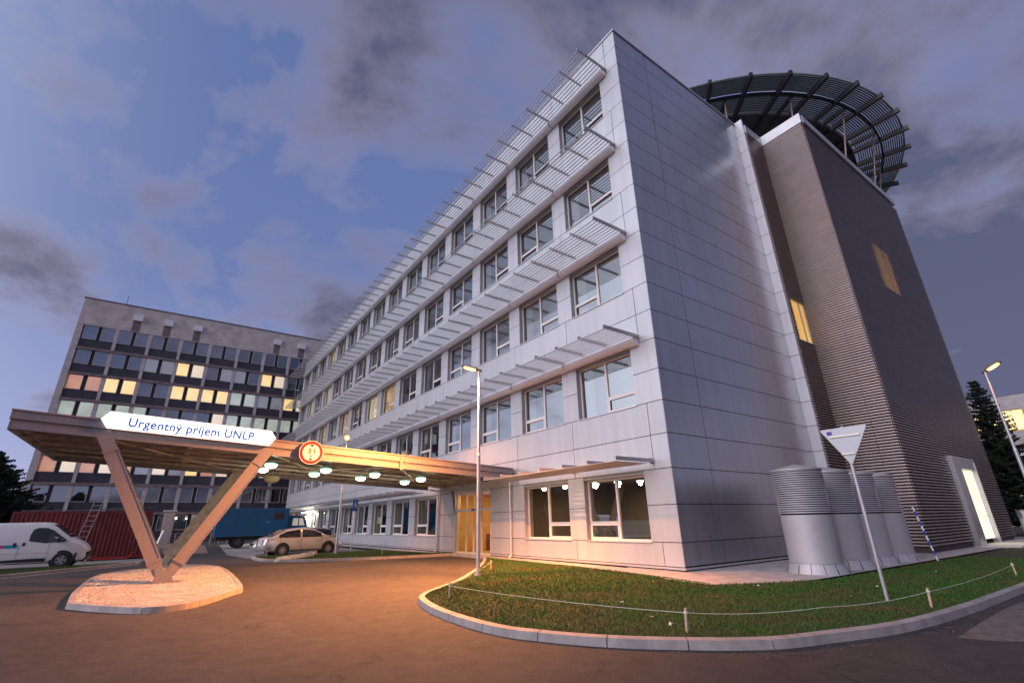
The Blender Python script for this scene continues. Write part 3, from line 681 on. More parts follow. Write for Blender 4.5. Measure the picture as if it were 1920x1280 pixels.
# ================================================================== OLD CONCRETE BLOCK
XB = -75.0; CP = 3.42; CY0 = -12.15; RP = 3.2; R0 = 6.42; NBAY = 10; HT = 29.15
OB = thing('concrete_hospital_block', 'old grey concrete hospital block with eight rows of paired windows, several lit', 'building', (XB, -12.8, 0))
b = MB(); b.box((XB-14, -12.75, 0), (XB-.62, CY0+CP*NBAY+.3, HT-.35)); b.box((XB-.62, -12.75, 25.62), (XB+.12, CY0+CP*NBAY+.3, HT-.05)); wobj(b, 'wall', board, OB)
b = MB(); b.box((XB-14.1, -12.85, HT-.05), (XB+.2, CY0+CP*NBAY+.4, HT+.06)); wobj(b, 'roof_edge', mat('roof_felt', (.10, .08, .085), .7), OB)
b = MB(); b.box((XB-.60, -12.75, 0), (XB+.12, CY0+.02, 25.6))
for k in range(1, NBAY+1): y = CY0+CP*k; b.box((XB-.3, y-.17, 0), (XB+.12, y+.17, 25.6))
wobj(b, 'column', board_col, OB)
b = MB(); sp_ = MB()
for r in range(-1, 6):
    t = R0+RP*r; b.box((XB-.5, CY0, t), (XB+.24, CY0+CP*NBAY+.2, t+.30))
    sp_.box((XB-.5, CY0, t+.31), (XB-.06, CY0+CP*NBAY, t+RP-1.80))
sp_.box((XB-.5, CY0, .1), (XB-.06, CY0+CP*NBAY, R0-RP-1.85))
wobj(b, 'floor_slab', slabm, OB); wobj(sp_, 'spandrel', spandrel, OB)
# window units: two casements beside a dark panel in every bay
def oldwin(fmat, name):
    f = MB(); W_ = CP-.34; h = 1.80; w = 1.36
    for a in (0, W_-w):
        t = .06
        f.box((-.02, a, 0), (.05, a+w, t)); f.box((-.02, a, h-t), (.05, a+w, h)); f.box((-.02, a, t), (.05, a+t, h-t)); f.box((-.02, a+w-t, t), (.05, a+w, h-t))
    return f.mesh(name, fmat)
ow_dark = oldwin(mat('old_window_frame', (.56, .50, .49), .6), 'window'); ow_white = oldwin(mat('old_window_frame_white', (.62, .52, .50), .6), 'window')
def oldpane(i):
    W_ = CP-.34; w = 1.36; a = 0 if i == 0 else W_-w; g = MB(); g.poly([(.01, a+.06, .06), (.01, a+w-.06, .06), (.01, a+w-.06, 1.74), (.01, a+.06, 1.74)]); return g.mesh('pane', glass_old)
op = [oldpane(0), oldpane(1)]
def oldblind(i, m):
    W_ = CP-.34; w = 1.36; a = 0 if i == 0 else W_-w; g = MB(); g.poly([(-.16, a+.03, .03), (-.16, a+w-.03, .03), (-.16, a+w-.03, 1.77), (-.16, a+.03, 1.77)]); return g.mesh('blind', m)
BM = {'y': emis('lit_yellow', (1, .74, .30), 1.5, (.95, .60, .20), .8), 'o': emis('lit_orange', (1, .42, .16), .8, (.75, .27, .10), .9), 'c': emis('lit_cream', (1, .83, .62), 1.2, (.85, .66, .48), .8),
      'g': emis('lit_green', (.56, .64, .56), 1.0, (.38, .44, .38), .9), 'd': mat('room_sky_tint', (.20, .21, .27), .6, noise_amt=.4, nscale=1.2), 'w': emis('grey_blind_glow', (.62, .62, .78), .30, (.5, .5, .64), 1.2), 'b': mat('brown_blind', (.17, .14, .12), .9, noise_amt=.2),  # grey blinds glow without a lamp; dark rooms have sky reflection in their colour
      't': mat('teal_blind', (.05, .23, .26), .8, noise_amt=.2), 'u': mat('blue_blind', (.07, .14, .27), .8, noise_amt=.2), 'r': mat('rust_blind', (.36, .12, .06), .8, noise_amt=.2), 'k': mat('black_room', (.016, .013, .016), .6)}
patt = {6: 'dd dd dd dd dd dt ut ud dd dd', 5: 'bb bb ww yc rw wd yc dk dd dd', 4: 'oo yy dd yy yy gg ww yc dd dd', 3: 'gg gg gd dd dc gg gg gg gg gg', 2: 'gg oo cc gg yy oo oc cc dd dd',
        1: 'oc oc ow cw yo co oc oo ww dd', 0: 'kk kk kk kk dk kk kk kb kk kk', -1: 'kk kk kk kk kw kw kk kk kk kk'}
cache = {}
for r, p in patt.items():
    for k, pr in enumerate(p.split()):
        t = R0+RP*r
        o = place('window', ow_white if r <= 0 else ow_dark, OB); o.matrix_parent_inverse = Matrix.Translation(OB.location).inverted(); o.location = (XB-.02, CY0+CP*k+.17, t-1.80)
        if r == 5 and k == 7: pass
        for i in (0, 1):
            place('pane', op[i], o); key = (i, pr[i])
            if key not in cache: cache[key] = oldblind(i, BM[pr[i]])
            place('blind', cache[key], o)
mpm = MB(); mpm.box((-.4, -.17, 0), (-.005, .17, 1.798)); mp_me = mpm.mesh('mullion_panel', dark)
for k in range(NBAY):
    for r in range(-1, 7):
        o = place('mullion_panel', mp_me, OB); o.matrix_parent_inverse = Matrix.Translation(OB.location).inverted(); o.location = (XB, CY0+CP*k+CP/2, R0+RP*r-1.80)
for y in (-7.05, -3.75, -.35, 9.85, 13.3):
    b = MB(); b.box((XB+.12, y-.5, 27.15), (XB+.42, y+.5, 27.95)); v = wobj(b, 'roof_vent', mat('vent_white', (.78, .78, .82), .5), OB)
    s = MB(); s.poly([(XB+.124, y-.42, 25.7), (XB+.124, y+.42, 25.7), (XB+.124, y+.40, 27.14), (XB+.124, y-.46, 27.14)]); place('vent_stain', s.mesh('vent_stain', mat('rust_stain', (.20, .15, .14), .9, noise_amt=.25, nscale=2)), v)
b = MB(); b.tube((XB-1, -8.8, HT), (XB-1, -8.8, HT+1.6), .03, n=6); wobj(b, 'antenna', dark, OB)
# open white casements on the sixth row
b = MB()
for y in (13.3, 15.2):
    b.bar((XB+.1, y, 18.9), (XB+.75, y+.25, 18.9), .05, .05); b.bar((XB+.1, y, 20.6), (XB+.75, y+.25, 20.6), .05, .05); b.bar((XB+.75, y+.25, 18.9), (XB+.75, y+.25, 20.6), .05, .05, (1, 0, 0)); b.bar((XB+.1, y, 18.9), (XB+.1, y, 20.6), .05, .05, (1, 0, 0))
wobj(b, 'open_casement', white_paint, OB)

# ================================================================== low block on the right
RB = thing('low_concrete_block', 'low pale concrete block with lit windows behind the spruce', 'building', (-12, 74, 0))
b = MB(); b.box((-19, 74, 11.95), (28, 74.5, 13.42)); b.box((-19, 74.6, 0), (28, 86, 13.3))
for x in [-18+2.2*i for i in range(21)]: b.box((x-.2, 74, 0), (x+.2, 74.58, 11.94))
for z in (8.1, 4.0): b.box((-19, 74.04, z), (28, 74.58, z+1.5))
wobj(b, 'wall', board_col, RB)
for i in range(20):
    for j, z in enumerate((9.7, 5.6, 1.6)):
        x = -18+2.2*i+.22; f = MB(); f.box((x, 74.15, z), (x+1.76, 74.2, z+.08)); f.box((x, 74.15, z+2.15), (x+1.76, 74.2, z+2.22)); f.box((x+.85, 74.15, z+.08), (x+.91, 74.2, z+2.15))
        if i > 9: continue
        o = wobj(f, 'window', ow_white.materials[0], RB); p = MB(); p.poly([(x, 74.3, z+.02), (x+1.76, 74.3, z+.02), (x+1.76, 74.3, z+2.2), (x, 74.3, z+2.2)])
        place('pane', p.mesh('pane', BM['y' if (j == 0 and i in (2, 3, 4, 5, 6)) or (j == 2 and i in (2, 4)) else random.choice('dkw')]), o)
# ================================================================== ENTRANCE CANOPY
CXN, CXF, CY_, CYE = -18.46, -26.3, -3.83, 13.08
SL = -.0520
zc = lambda y: 4.75+SL*(y-CY_)
CN = thing('entrance_canopy', 'sloping rusty steel entrance canopy on V shaped legs over the driveway', 'canopy', (-22.4, .45, 0))
def ybar(mb, x, y0, y1, dz, w, h): # bar along the slope, top at dz below deck line
    p = Vector((x, y0, zc(y0)-dz-h/2)); q = Vector((x, y1, zc(y1)-dz-h/2)); mb.bar(p, q, w, h, (0, 0, 1))
def cbeam(mb, x, y0, y1, dz, h, out):   # channel section, web outside
    ybar(mb, x-out*.012, y0, y1, dz, .024, h)
    ybar(mb, x-out*.065, y0, y1, dz, .08, .02); ybar(mb, x-out*.065, y0, y1, dz+h-.02, .08, .02)
    ybar(mb, x+out*.012, y0, y1, dz, .024, .022); ybar(mb, x+out*.012, y0, y1, dz+h-.022, .024, .022)
b = MB(); cbeam(b, CXN, CY_, CYE, .0, .23, 1); cbeam(b, CXN-.05, CY_, CYE-.55, .265, .23, 1)
for y in (7.58,): b.box((CXN-.0, y-.05, zc(y)-.55), (CXN+.03, y+.05, zc(y)-.02))
wobj(b, 'edge_beam', steel, CN)
b = MB(); cbeam(b, CXF, CY_, CYE-.1, .0, .25, -1); cbeam(b, CXF+.03, CY_, CYE-.55, .285, .25, -1); wobj(b, 'edge_beam', steel, CN)
b = MB(); b.box((CXF, CY_-.03, zc(CY_)-.25), (CXN, CY_-.005, zc(CY_)-.002)); b.box((CXF+.03, CY_-.01, zc(CY_)-.535), (CXN-.03, CY_+.014, zc(CY_)-.285)); wobj(b, 'end_beam', steel, CN)
# flashing on the top edge
b = MB(); ybar(b, CXN+.0, CY_-.04, CYE, -.035, .10, .03); ybar(b, CXF, CY_-.04, CYE, -.035, .10, .03); wobj(b, 'edge_flashing', mat('flashing', (.50, .36, .30), .4, .5), CN)
# trapezoid deck
b = MB(); n = 33; wdt = (CXN-CXF-.1)/n
for i in range(n):
    x = CXF+.05+wdt*i
    b.hexa([(x, CY_, zc(CY_)-.055), (x+wdt*.55, CY_, zc(CY_)-.055), (x+wdt*.55, CYE, zc(CYE)-.055), (x, CYE, zc(CYE)-.055), (x, CY_, zc(CY_)-.01), (x+wdt*.55, CY_, zc(CY_)-.01), (x+wdt*.55, CYE, zc(CYE)-.01), (x, CYE, zc(CYE)-.01)])
    b.hexa([(x+wdt*.55+.001, CY_, zc(CY_)-.012), (x+wdt-.001, CY_, zc(CY_)-.012), (x+wdt-.001, CYE, zc(CYE)-.012), (x+wdt*.55+.001, CYE, zc(CYE)-.012), (x+wdt*.55+.001, CY_, zc(CY_)), (x+wdt-.001, CY_, zc(CY_)), (x+wdt-.001, CYE, zc(CYE)), (x+wdt*.55+.001, CYE, zc(CYE))])
wobj(b, 'roof_deck', deckm, CN)
for y in (-2.05, .45, 2.82, 5.2, 7.58, 9.95, 12.3):
    b = MB(); z = zc(y); 
    b.box((CXF+.14, y-.07, z-.075), (CXN-.14, y+.07, z-.06)); b.box((CXF+.14, y-.008, z-.36), (CXN-.14, y+.008, z-.075)); b.box((CXF+.14, y-.07, z-.375), (CXN-.14, y+.07, z-.36)); wobj(b, 'cross_beam', steel_in, CN)
for x in (-20.1, -21.75, -23.1, -24.7):
    b = MB(); ybar(b, x, CY_+.02, CYE-.3, .385, .07, .10); wobj(b, 'joist', steel_in, CN)
for (xa, ya, xb, yb) in ((CXN-.2, 2.82, -22.4, 5.2), (-22.4, 5.2, CXF+.2, 2.82), (CXN-.2, 7.58, -22.4, 9.95), (-22.4, 9.95, CXF+.2, 7.58), (CXN-.2, 7.58, -22.4, 5.2), (-22.4, 5.2, CXF+.2, 7.58), (CXN-.2, -2.05, -22.4, .45), (-22.4, .45, CXF+.2, -2.05), (CXN-.2, 2.82, -22.4, .45), (CXF+.2, 2.82, -22.4, .45)):
    b = MB(); b.bar((xa, ya, zc(ya)-.44), (xb, yb, zc(yb)-.44), .06, .04); wobj(b, 'brace', mat('brace_steel', (.42, .36, .26), .6, .3, noise_amt=.2), CN)
def leg(x, ytop, sgn, m):
    bot = Vector((x, .46+sgn*.12, .34)); top = Vector((x, ytop, zc(ytop)-.03)); d = (top-bot)
    b = MB(); P = lambda t: bot+d*t
    U = d.normalized().cross(Vector((1, 0, 0))).normalized()
    def seg(t0, t1, w0, w1, tx):
        p, q = P(t0), P(t1); X = Vector((tx/2, 0, 0)); b.hexa([p-X-U*w0/2, p+X-U*w0/2, p+X+U*w0/2, p-X+U*w0/2, q-X-U*w1/2, q+X-U*w1/2, q+X+U*w1/2, q-X+U*w1/2])
    seg(.0, .085, .26, .33, .20); seg(.088, .80, .30, .34, .22); seg(.80, .81, .39, .39, .29); seg(.075, .088, .38, .38, .29); seg(.81, 1.0, .34, .36, .22)
    L = place('leg', b.mesh('leg', m), CN); reparent_local(L, CN)
    c = MB()
    for s in (-1, 1):
        for k in range(2): # flanges standing proud
            p0, p1 = P(.09), P(.795); X = Vector((s*.125, 0, 0)); off = U*(.165 if k else -.165); c.bar(p0+X+off*.98, p1+X+off, .03, .02, (1, 0, 0))
    for s in (-1, 1):
        for t in (.0805, .805):
            for e in (-.12, .12): q = P(t)+U*e; c.tube(q+Vector((s*.13, 0, 0))-d.normalized()*.035, q+Vector((s*.13, 0, 0))+d.normalized()*.035, .014, n=6)
    place('leg_flange', c.mesh('leg_flange', m), L)
steel_far = mat('canopy_steel_far', (.40, .38, .30), .55, .4, noise_amt=.25, nscale=6, bump=.15)
for x, m in ((CXN-.14, steel), (CXF+.4, steel_far)):
    leg(x, -1.98, -1, m); leg(x, 2.86, 1, m)
    b = MB(); b.prism([(.20, .125), (.72, .125), (.66, .30), (.74, .50), (.60, .60), (.46, .44), (.32, .60), (.18, .50), (.26, .30)], 'x', x-.13, x+.13); b.box((x-.30, .02, .105), (x+.30, .90, .135)); wobj(b, 'leg_base', m, CN)
# bracket from canopy to downpipe
b = MB(); b.tube((-26.25, 12.6, zc(12.6)-.50), (-26.0, YF-.10, 3.3), .05, n=10); b.tube((-26.0, YF-.12, 3.34), (-25.0, YF-.12, 3.34), .035, n=8); wobj(b, 'drain_pipe', alu, CN)
b = MB(); b.bar((-24.45, YF-.06, 3.3), (-24.1, YF-.04, 2.0), .035, .1); wobj(b, 'wall_strut', steel, CN)
b = MB(); b.box((CXF+.1, CYE-.25, zc(CYE)-.36), (CXN-.1, CYE+.04, zc(CYE)-.06)); wobj(b, 'wall_beam', steel_in, CN)
# round lamps under the canopy
lamp_green = mat('lamp_rim', (.25, .55, .42), .3, emit=(.10, .75, .45), estr=.6)
lamp_white = mat('lamp_diffuser', (.9, .9, .85), .4, emit=(1, .98, .86), estr=14)
lmb = MB(); lmb.lathe([(.0, .07), (.10, .07), (.18, .045), (.21, .0), (.19, -.01)], n=28); rim_me = lmb.mesh('lamp_rim', lamp_green, smooth=40)
lmb = MB(); lmb.lathe([(.205, -.002), (.20, -.05), (.17, -.10), (.09, -.135), (0, -.14)], n=28); dif_me = lmb.mesh('lamp_diffuser', lamp_white, smooth=60)
lmb = MB(); lmb.tube((0, 0, .06), (0, 0, .16), .03, n=10); cap_me = lmb.mesh('lamp_mount', alud)
first = None; labs = ['near lamp of the pair beside the right canopy leg', 'far lamp of the pair beside the right canopy leg', 'near lamp of the second pair from the sign', 'far lamp of the second pair from the sign', 'near lamp of the third pair from the sign', 'far lamp of the third pair from the sign', 'near lamp of the pair closest to the doors', 'far lamp of the pair closest to the doors']
i = 0
for y in (3.1, 5.1, 7.1, 9.2):
    for x in (-20.05, -21.85):
        z = zc(y)-.62
        t = thing('canopy_lamp', 'round glowing '+labs[i]+' under the canopy', 'ceiling lamp', (x, y, z), 0, 'round lamps under the canopy')
        place('lamp_rim', rim_me, t); place('lamp_diffuser', dif_me, t); place('lamp_mount', cap_me, t)
        light('canopy_lamp_light', 'POINT', (x, y, z-.17), 22, (1, .90, .62), shadow_soft_size=.12); i += 1
t = thing('unlit_lamp', 'unlit cream dome lamp hanging under the far side of the canopy', 'ceiling lamp', (-25.1, 4.0, 3.72))
b = MB(); b.lathe([(.0, .05), (.34, .05), (.36, .0), (.30, -.14), (.16, -.23), (.0, -.25)], n=28); place('lamp_dome', b.mesh('lamp_dome', mat('cream_glass', (.62, .58, .40), .3), smooth=60), t)
b = MB(); b.tube((0, 0, .05), (0, 0, .18), .03); b.tube((0, 0, -.25), (0, 0, -.29), .025); place('lamp_mount', b.mesh('lamp_mount', alud), t)
# ================================================================== SIGNS ON THE CANOPY
SG = thing('illuminated_sign', 'glowing white pointed sign with blue lettering fixed to the canopy edge', 'sign', (-18.30, .46, 4.2))
zs = lambda y: 4.905-.0478*(y+1.75)
b = MB(); pts = [(-1.75, zs(-1.75)), (2.67, zs(2.67)), (2.84, zs(2.84)-.23), (2.66, zs(2.66)-.51), (-1.74, zs(-1.74)-.51), (-1.93, zs(-1.93)-.25)]
b.prism(pts, 'x', -18.36, -18.24); wobj(b, 'sign_box', mat('sign_face', (.9, .9, .9), .4, emit=(1., .99, .95), estr=1.7), SG)
b = MB()
for (y0, z0), (y1, z1) in zip(pts, pts[1:]+pts[:1]): b.bar((-18.30, y0, z0), (-18.30, y1, z1), .13, .012, (0, -(z1-z0), (y1-y0)) if False else (0, z0-z1, y1-y0))
wobj(b, 'sign_rim', white_metal, SG)
tm, tx0, tx1 = text_mesh('Urgentný príjem UNLP', .37, mat('sign_blue', (.0, .08, .5), .5, emit=(.0, .10, .62), estr=.5), 'sign_text', .003, 1.08, .0085)
k = 3.42/(tx1-tx0); o = place('sign_text', tm, SG); 
o.matrix_parent_inverse = Matrix.Translation(SG.location).inverted()
ex, ey = Vector((0, 1, -.0478)).normalized(), Vector((0, .0478, 1)).normalized()
mm = Matrix(((0, 0, 1, 0), (ex.y*k, ey.y, 0, 0), (ex.z*k, ey.z, 0, 0), (0, 0, 0, 1))); mm.translation = (-18.232, -1.27-tx0*k, zs(-1.27)-.385)
o.matrix_basis = mm
RS = thing('height_limit_sign', 'round red ringed height limit sign fixed to the canopy edge', 'sign', (-18.26, 4.07, 4.05))
def disc(r0, r1, x0, x1, m, name):
    b = MB(); n = 48
    for i in range(n):
        a, c = 2*pi*i/n, 2*pi*(i+1)/n; P = lambda r, t, x: (x, cos(t)*r, sin(t)*r)
        b.hexa([P(r0, a, x0), P(r1, a, x0), P(r1, c, x0), P(r0, c, x0), P(r0, a, x1), P(r1, a, x1), P(r1, c, x1), P(r0, c, x1)])
    place(name, b.mesh(name, m), RS)
signwhite = mat('sign_white', (.82, .78, .76), .35)
b = MB(); b.tube((-.02, 0, 0), (0, 0, 0), .415, n=48); place('sign_plate', b.mesh('sign_plate', signwhite), RS)
disc(.30, .395, .0005, .004, mat('sign_red', (.62, .01, .02), .35), 'red_ring')
b = MB(); b.box((-.14, -.03, -.10), (-.02, .03, -.04)); place('sign_mount', b.mesh('sign_mount', alud), RS)
sblack = mat('sign_black', (.01, .01, .01), .5)
for s in (1, -1):
    tri = [(-.085, s*.275), (.085, s*.275), (0, s*.185)]; b = MB(); b.prism(tri, 'x', .0008, .004); place('arrow_mark', b.mesh('arrow_mark', sblack), RS)
for txt, sz, dy, dz in (('3,1', .24, 0, -.03), ('m', .10, 0, -.145)):
    tm, a_, c_ = text_mesh(txt, sz, sblack, 'sign_text', .001, 1, .006); o = place('sign_text', tm, RS); mm = Matrix(((0, 0, 1, 0), (1, 0, 0, 0), (0, 1, 0, 0), (0, 0, 0, 1))); mm.translation = (.003, -(a_+c_)/2+dy, dz); o.matrix_basis = mm

# ================================================================== STREET LAMPS
def street_lamp(loc, h, head_dir, label, tilt=8, energy=900, lean=(0, 0)):
    t = thing('street_lamp', label, 'street lamp', loc, 0, 'street lamps with orange light')
    b = MB(); top = Vector((lean[0], lean[1], h)); m1 = top*.55
    b.tube((0, 0, 0), m1, .062, .058, 16); b.tube(m1, m1+Vector((0, 0, .08)), .064, .05, 16); b.tube(m1, top, .048, .036, 16); b.tube((0, 0, 0), (0, 0, .04), .11, n=16)
    place('pole', b.mesh('pole', pole_m, smooth=40), t)
    a = rad(head_dir); d = Vector((cos(a), sin(a), math.tan(rad(tilt)))).normalized(); s_ = Vector((-sin(a), cos(a), 0)); u = s_.cross(d)*-1
    if u.z < 0: u = -u
    b = MB(); p = top+Vector((0, 0, -.02)); secs = [(-.10, .05, .05), (.05, .09, .07), (.20, .13, .085), (.42, .14, .08), (.60, .10, .05), (.66, .04, .02)]
    rings = []
    for x, w, hh in secs: rings.append([p+d*x+s_*w*cy_+u*hh*cz for cy_, cz in ((-1, 0), (-.8, .6), (-.3, 1), (.3, 1), (.8, .6), (1, 0), (.7, -.12), (-.7, -.12))])
    for A, B in zip(rings, rings[1:]):
        for i in range(8): j = (i+1) % 8; b.poly([A[i], A[j], B[j], B[i]])
    b.poly(rings[0]); b.poly(rings[-1])
    place('lamp_housing', b.mesh('lamp_housing', lamp_body, smooth=35, weld=True), t)
    b = MB(); n = 10
    rr = []
    for x, w, hh in ((.14, .09, .015), (.22, .11, .045), (.40, .115, .05), (.54, .08, .03)): rr.append([p+d*x+s_*w*q-u*(.012+hh*(1-q*q)) for q in (-1, -.6, -.2, .2, .6, 1)])
    for A, B in zip(rr, rr[1:]):
        for i in range(5): b.poly([A[i], A[i+1], B[i+1], B[i]])
    place('lamp_glass', b.mesh('lamp_glass', orange_emit, smooth=True), t)
    c = Vector(loc)+p+d*.35-u*.16
    lo_ = light('street_lamp_light', 'SPOT', c, energy, (1, .35, .085), shadow_soft_size=.12, spot_size=rad(150), spot_blend=.75)
    lo_.rotation_euler = u.to_track_quat('Z', 'Y').to_euler(); return t
street_lamp((-13.55, 8.23, .085), 6.47, -115, 'lit street lamp standing on the lawn in front of the facade', 14, 15500)
street_lamp((-29.4, 8.52, .085), 6.30, -20, 'lit street lamp behind the canopy beside the silver car', 26, 1700)
street_lamp((-3.75, 25.1, 0), 6.65, -20, 'lit street lamp at the right edge beside the spruce', 22, 160)
# far lamp between the buildings
# ================================================================== OTHER SIGNS AND POSTS
GW = thing('give_way_sign', 'grey back of an upside down triangular road sign on a slim leaning post', 'road sign', (-4.08, 11.29, .085))
b = MB(); b.tube((0, 0, 0), (.02, -.02, 3.22), .033, n=16); place('post', b.mesh('post', pole_m, smooth=40), GW)
# plate corners in the plane of the sign
A_, B_, C_ = Vector((-.39, -.14, 3.19)), Vector((.48, -.10, 3.19)), Vector((.10, -.12, 2.44)); C_ = (A_+B_)/2+Vector((0, 0, -.76))
n_ = (B_-A_).cross(C_-A_).normalized(); n_ = n_ if n_.y > 0 else -n_
b = MB(); 
def shrink(P, f): c = (P[0]+P[1]+P[2])/3; return [c+(p-c)*f for p in P]
def rtri(P, r=.12, n=5):
    out = []
    for i in range(3):
        p, a, c = P[i], P[i-1], P[(i+1) % 3]
        for k in range(n+1):
            t = k/n; u_ = p+(a-p)*r*(1-t)**1; w_ = p+(c-p)*r*t; q = p+(a-p)*r*(1-t)**2+(c-p)*r*t**2; out.append(q)
    return out
T = rtri([A_, B_, C_], .07); off = n_*.035
k0 = len(b.v); b.v += [tuple(q+off) for q in T]+[tuple(q+off+n_*.012) for q in T]; m_ = len(T)
b.f.append(tuple(range(m_))); b.f.append(tuple(range(m_, 2*m_)));
for i in range(m_): j = (i+1) % m_; b.f.append((i, j, m_+j, m_+i))
place('sign_plate', b.mesh('sign_plate', mat('sign_back', (.42, .42, .45), .45, .5)), GW)
for z, w in ((3.02, .27), (2.66, .12)):
    b = MB(); c = Vector(((A_+B_)/2)); c.z = z; e = (B_-A_).normalized(); b.bar(c-e*w+off*.6, c+e*w+off*.6, .03, .035, n_); b.tube(Vector((.02, -.02, z-.03)), Vector((.02, -.02, z+.03)), .042, n=14); place('clamp', b.mesh('clamp', mat('clamp_metal', (.55, .5, .46), .3, .8)), GW)
b = MB(); c = A_*.80+B_*.20; c = c+Vector((0, 0, -.09))-(n_*-.030)-n_*.0; e = (B_-A_).normalized()
b.bar(c-e*.045, c+e*.045, .004, .07, (0, 0, 1)); place('sticker', b.mesh('sticker', mat('blue_sticker', (.03, .04, .30), .5)), GW)
BS = thing('parking_sign', 'small blue parking sign on a thin post on the far verge', 'road sign', (-31.27, 9.95, .085))
b = MB(); b.tube((0, 0, 0), (0, 0, 3.0), .03, n=10); place('post', b.mesh('post', pole_m), BS)
aa = rad(124); e = Vector((cos(aa), sin(aa), 0)); nn = Vector((sin(aa), -cos(aa), 0))
b = MB(); c = nn*.04+Vector((0, 0, 2.64)); b.bar(c-e*.25, c+e*.25, .012, .70, (0, 0, 1)); place('sign_plate', b.mesh('sign_plate', mat('sign_blue_plate', (.01, .09, .42), .4)), BS)
b = MB(); c = nn*.05+Vector((0, 0, 2.68)); U = Vector((0, 0, 1))
b.bar(c+U*.17-e*.01, c-U*.05-e*.01, .004, .05, e); b.bar(c-U*.05-e*.01, c-U*.05+e*.12, .004, .045); b.bar(c-U*.05+e*.10, c-U*.2+e*.14, .004, .045, e)
for i in range(10):
    t0, t1 = pi*.55+i*.42, pi*.55+(i+1)*.42; b.bar(c-U*.1+e*cos(t0)*.12+U*sin(t0)*.12, c-U*.1+e*cos(t1)*.12+U*sin(t1)*.12, .004, .03, nn)
place('wheelchair_mark', b.mesh('wheelchair_mark', signwhite), BS)
BP = thing('striped_pole', 'thin blue and white striped marker pole leaning by the slatted tower', 'marker pole', (-6.06, 21.7, .085))
p0, p1 = Vector((0, 0, 0)), Vector((-.22, -.13, 1.72)); N_ = 11
for i in range(N_): 
    b = MB(); b.tube(p0+(p1-p0)*i/N_, p0+(p1-p0)*(i+1)/N_, .028, n=10); place('stripe', b.mesh('stripe', mat('pole_blue', (.01, .10, .42), .4) if i % 2 else mat('pole_white', (.75, .73, .74), .4)), BP)
# stakes with string
SKS = [(-30.4, 5.15, 'weathered stake beside the rear wheel of the silver car'), (-26.2, 10.0, 'short stake on the far verge beyond the canopy'), (-14.9, 9.55, 'small stake behind the lawn kerb near the lamp post'), (-10.15, 5.45, 'leaning stake at the round left end of the lawn'), (-4.9, 6.43, 'pale stake at the front of the lawn'), (-3.40, 11.15, 'brown stake to the right of the triangular sign'), (-3.50, 17.9, 'far right stake on the lawn by the kerb'), (-30.5, -2.35, 'stake in front of the white van wheel')]
SH = []
for i, (x, y, lb_) in enumerate(SKS):
    t = thing('wooden_stake', lb_, 'stake', (x, y, .07), 0, 'wooden stakes holding the string'); h = .33 if i != 4 else .34; tl = random.uniform(-.03, .03)
    b = MB(); b.bar((0, 0, -.05), (tl, .02, h-.02), .035, .035, (1, 0, 0)); place('stake_post', b.mesh('stake_post', wood), t)
    b = MB(); b.tube((tl*.8, .016, h-.09), (tl*.85, .016, h-.06), .029, n=8); place('string_knot', b.mesh('string_knot', stringm), t); SH.append(Vector((x+tl*.8, y, .07+h-.08)))
def string(pts, label):
    b = MB()
    for p, q in zip(pts, pts[1:]):
        n = 8; prev = p
        for i in range(1, n+1):
            t_ = i/n; c = p.lerp(q, t_)-Vector((0, 0, 4*t_*(1-t_)*.045)); b.tube(prev, c, .0045, n=5, cap=False); prev = c
    tag(b.obj('string', stringm), label, 'string')
string([SH[2], SH[3], SH[4], Vector((-3.98, 8.6, .28)), SH[5], SH[6]], 'thin pale string stretched between the stakes around the lawn')
# bits of litter
lm = mat('litter_paper', (.75, .72, .70), .8)
LIT = [(-5.9, 6.9), (-5.3, 6.6), (-6.7, 11.6), (-8.9, 10.6), (-7.2, 7.6), (-4.9, 13.2), (-4.4, 12.2), (-5.0, 17.5)]
LLB = ['crumpled white paper scrap just behind the pale stake', 'small pale scrap on the lawn left of the pale stake', 'pale scrap on the lawn below the nearest metal tank', 'pale scrap on the lawn below the building corner', 'white paper cube in the middle of the lawn', 'flat pale scrap on the lawn right of the tanks', 'tiny pale scrap on the lawn by the sign post', 'white scrap on the lawn before the slatted tower']
for (x, y), l_ in zip(LIT, LLB):
    b = MB(); r = random.uniform(.025, .05)
    vs = [Vector((random.uniform(-1, 1), random.uniform(-1, 1), random.uniform(0, .8))).normalized()*r for _ in range(9)]
    for _ in range(9): b.poly(random.sample(vs, 3))
    tag(place('litter_scrap', b.mesh('litter_scrap', lm), None, (x, y, .10)), l_, 'litter', 'scraps of litter on the lawn')
# pale sheet dropped over the far kerb
b = MB(); sheetp = [(-26.9, 5.05), (-27.1, 5.7), (-27.8, 6.6), (-28.4, 7.2)]; rows_ = []
rnd = random.Random(3)
for i in range(15):
    t_ = i/14*3; k = min(int(t_), 2); f_ = t_-k; x = sheetp[k][0]+(sheetp[k+1][0]-sheetp[k][0])*f_; y = sheetp[k][1]+(sheetp[k+1][1]-sheetp[k][1])*f_
    wv = .12+.14*sin(pi*i/14); hh = .10+.22*(i/14)*(1-.35*(i % 3 == 1)); rows_.append([(x+wv*1.6, y-wv*1.2, .012), (x+wv, y-wv*.7, .07+.3*hh), (x+.1, y-.05, .13+hh*.8), (x-wv, y+wv*.7, .14+hh*.6), (x-wv*1.7, y+wv, .10)])
for A, B in zip(rows_, rows_[1:]):
    for i in range(4): b.poly([A[i], A[i+1], B[i+1], B[i]])
o = b.obj('plastic_sheet', plastic_sheet, weld=True, smooth=30); tag(o, 'crumpled white sheet lying over the kerb beside the silver car', 'sheet'); md = o.modifiers.new('thickness', 'SOLIDIFY'); md.thickness = .008

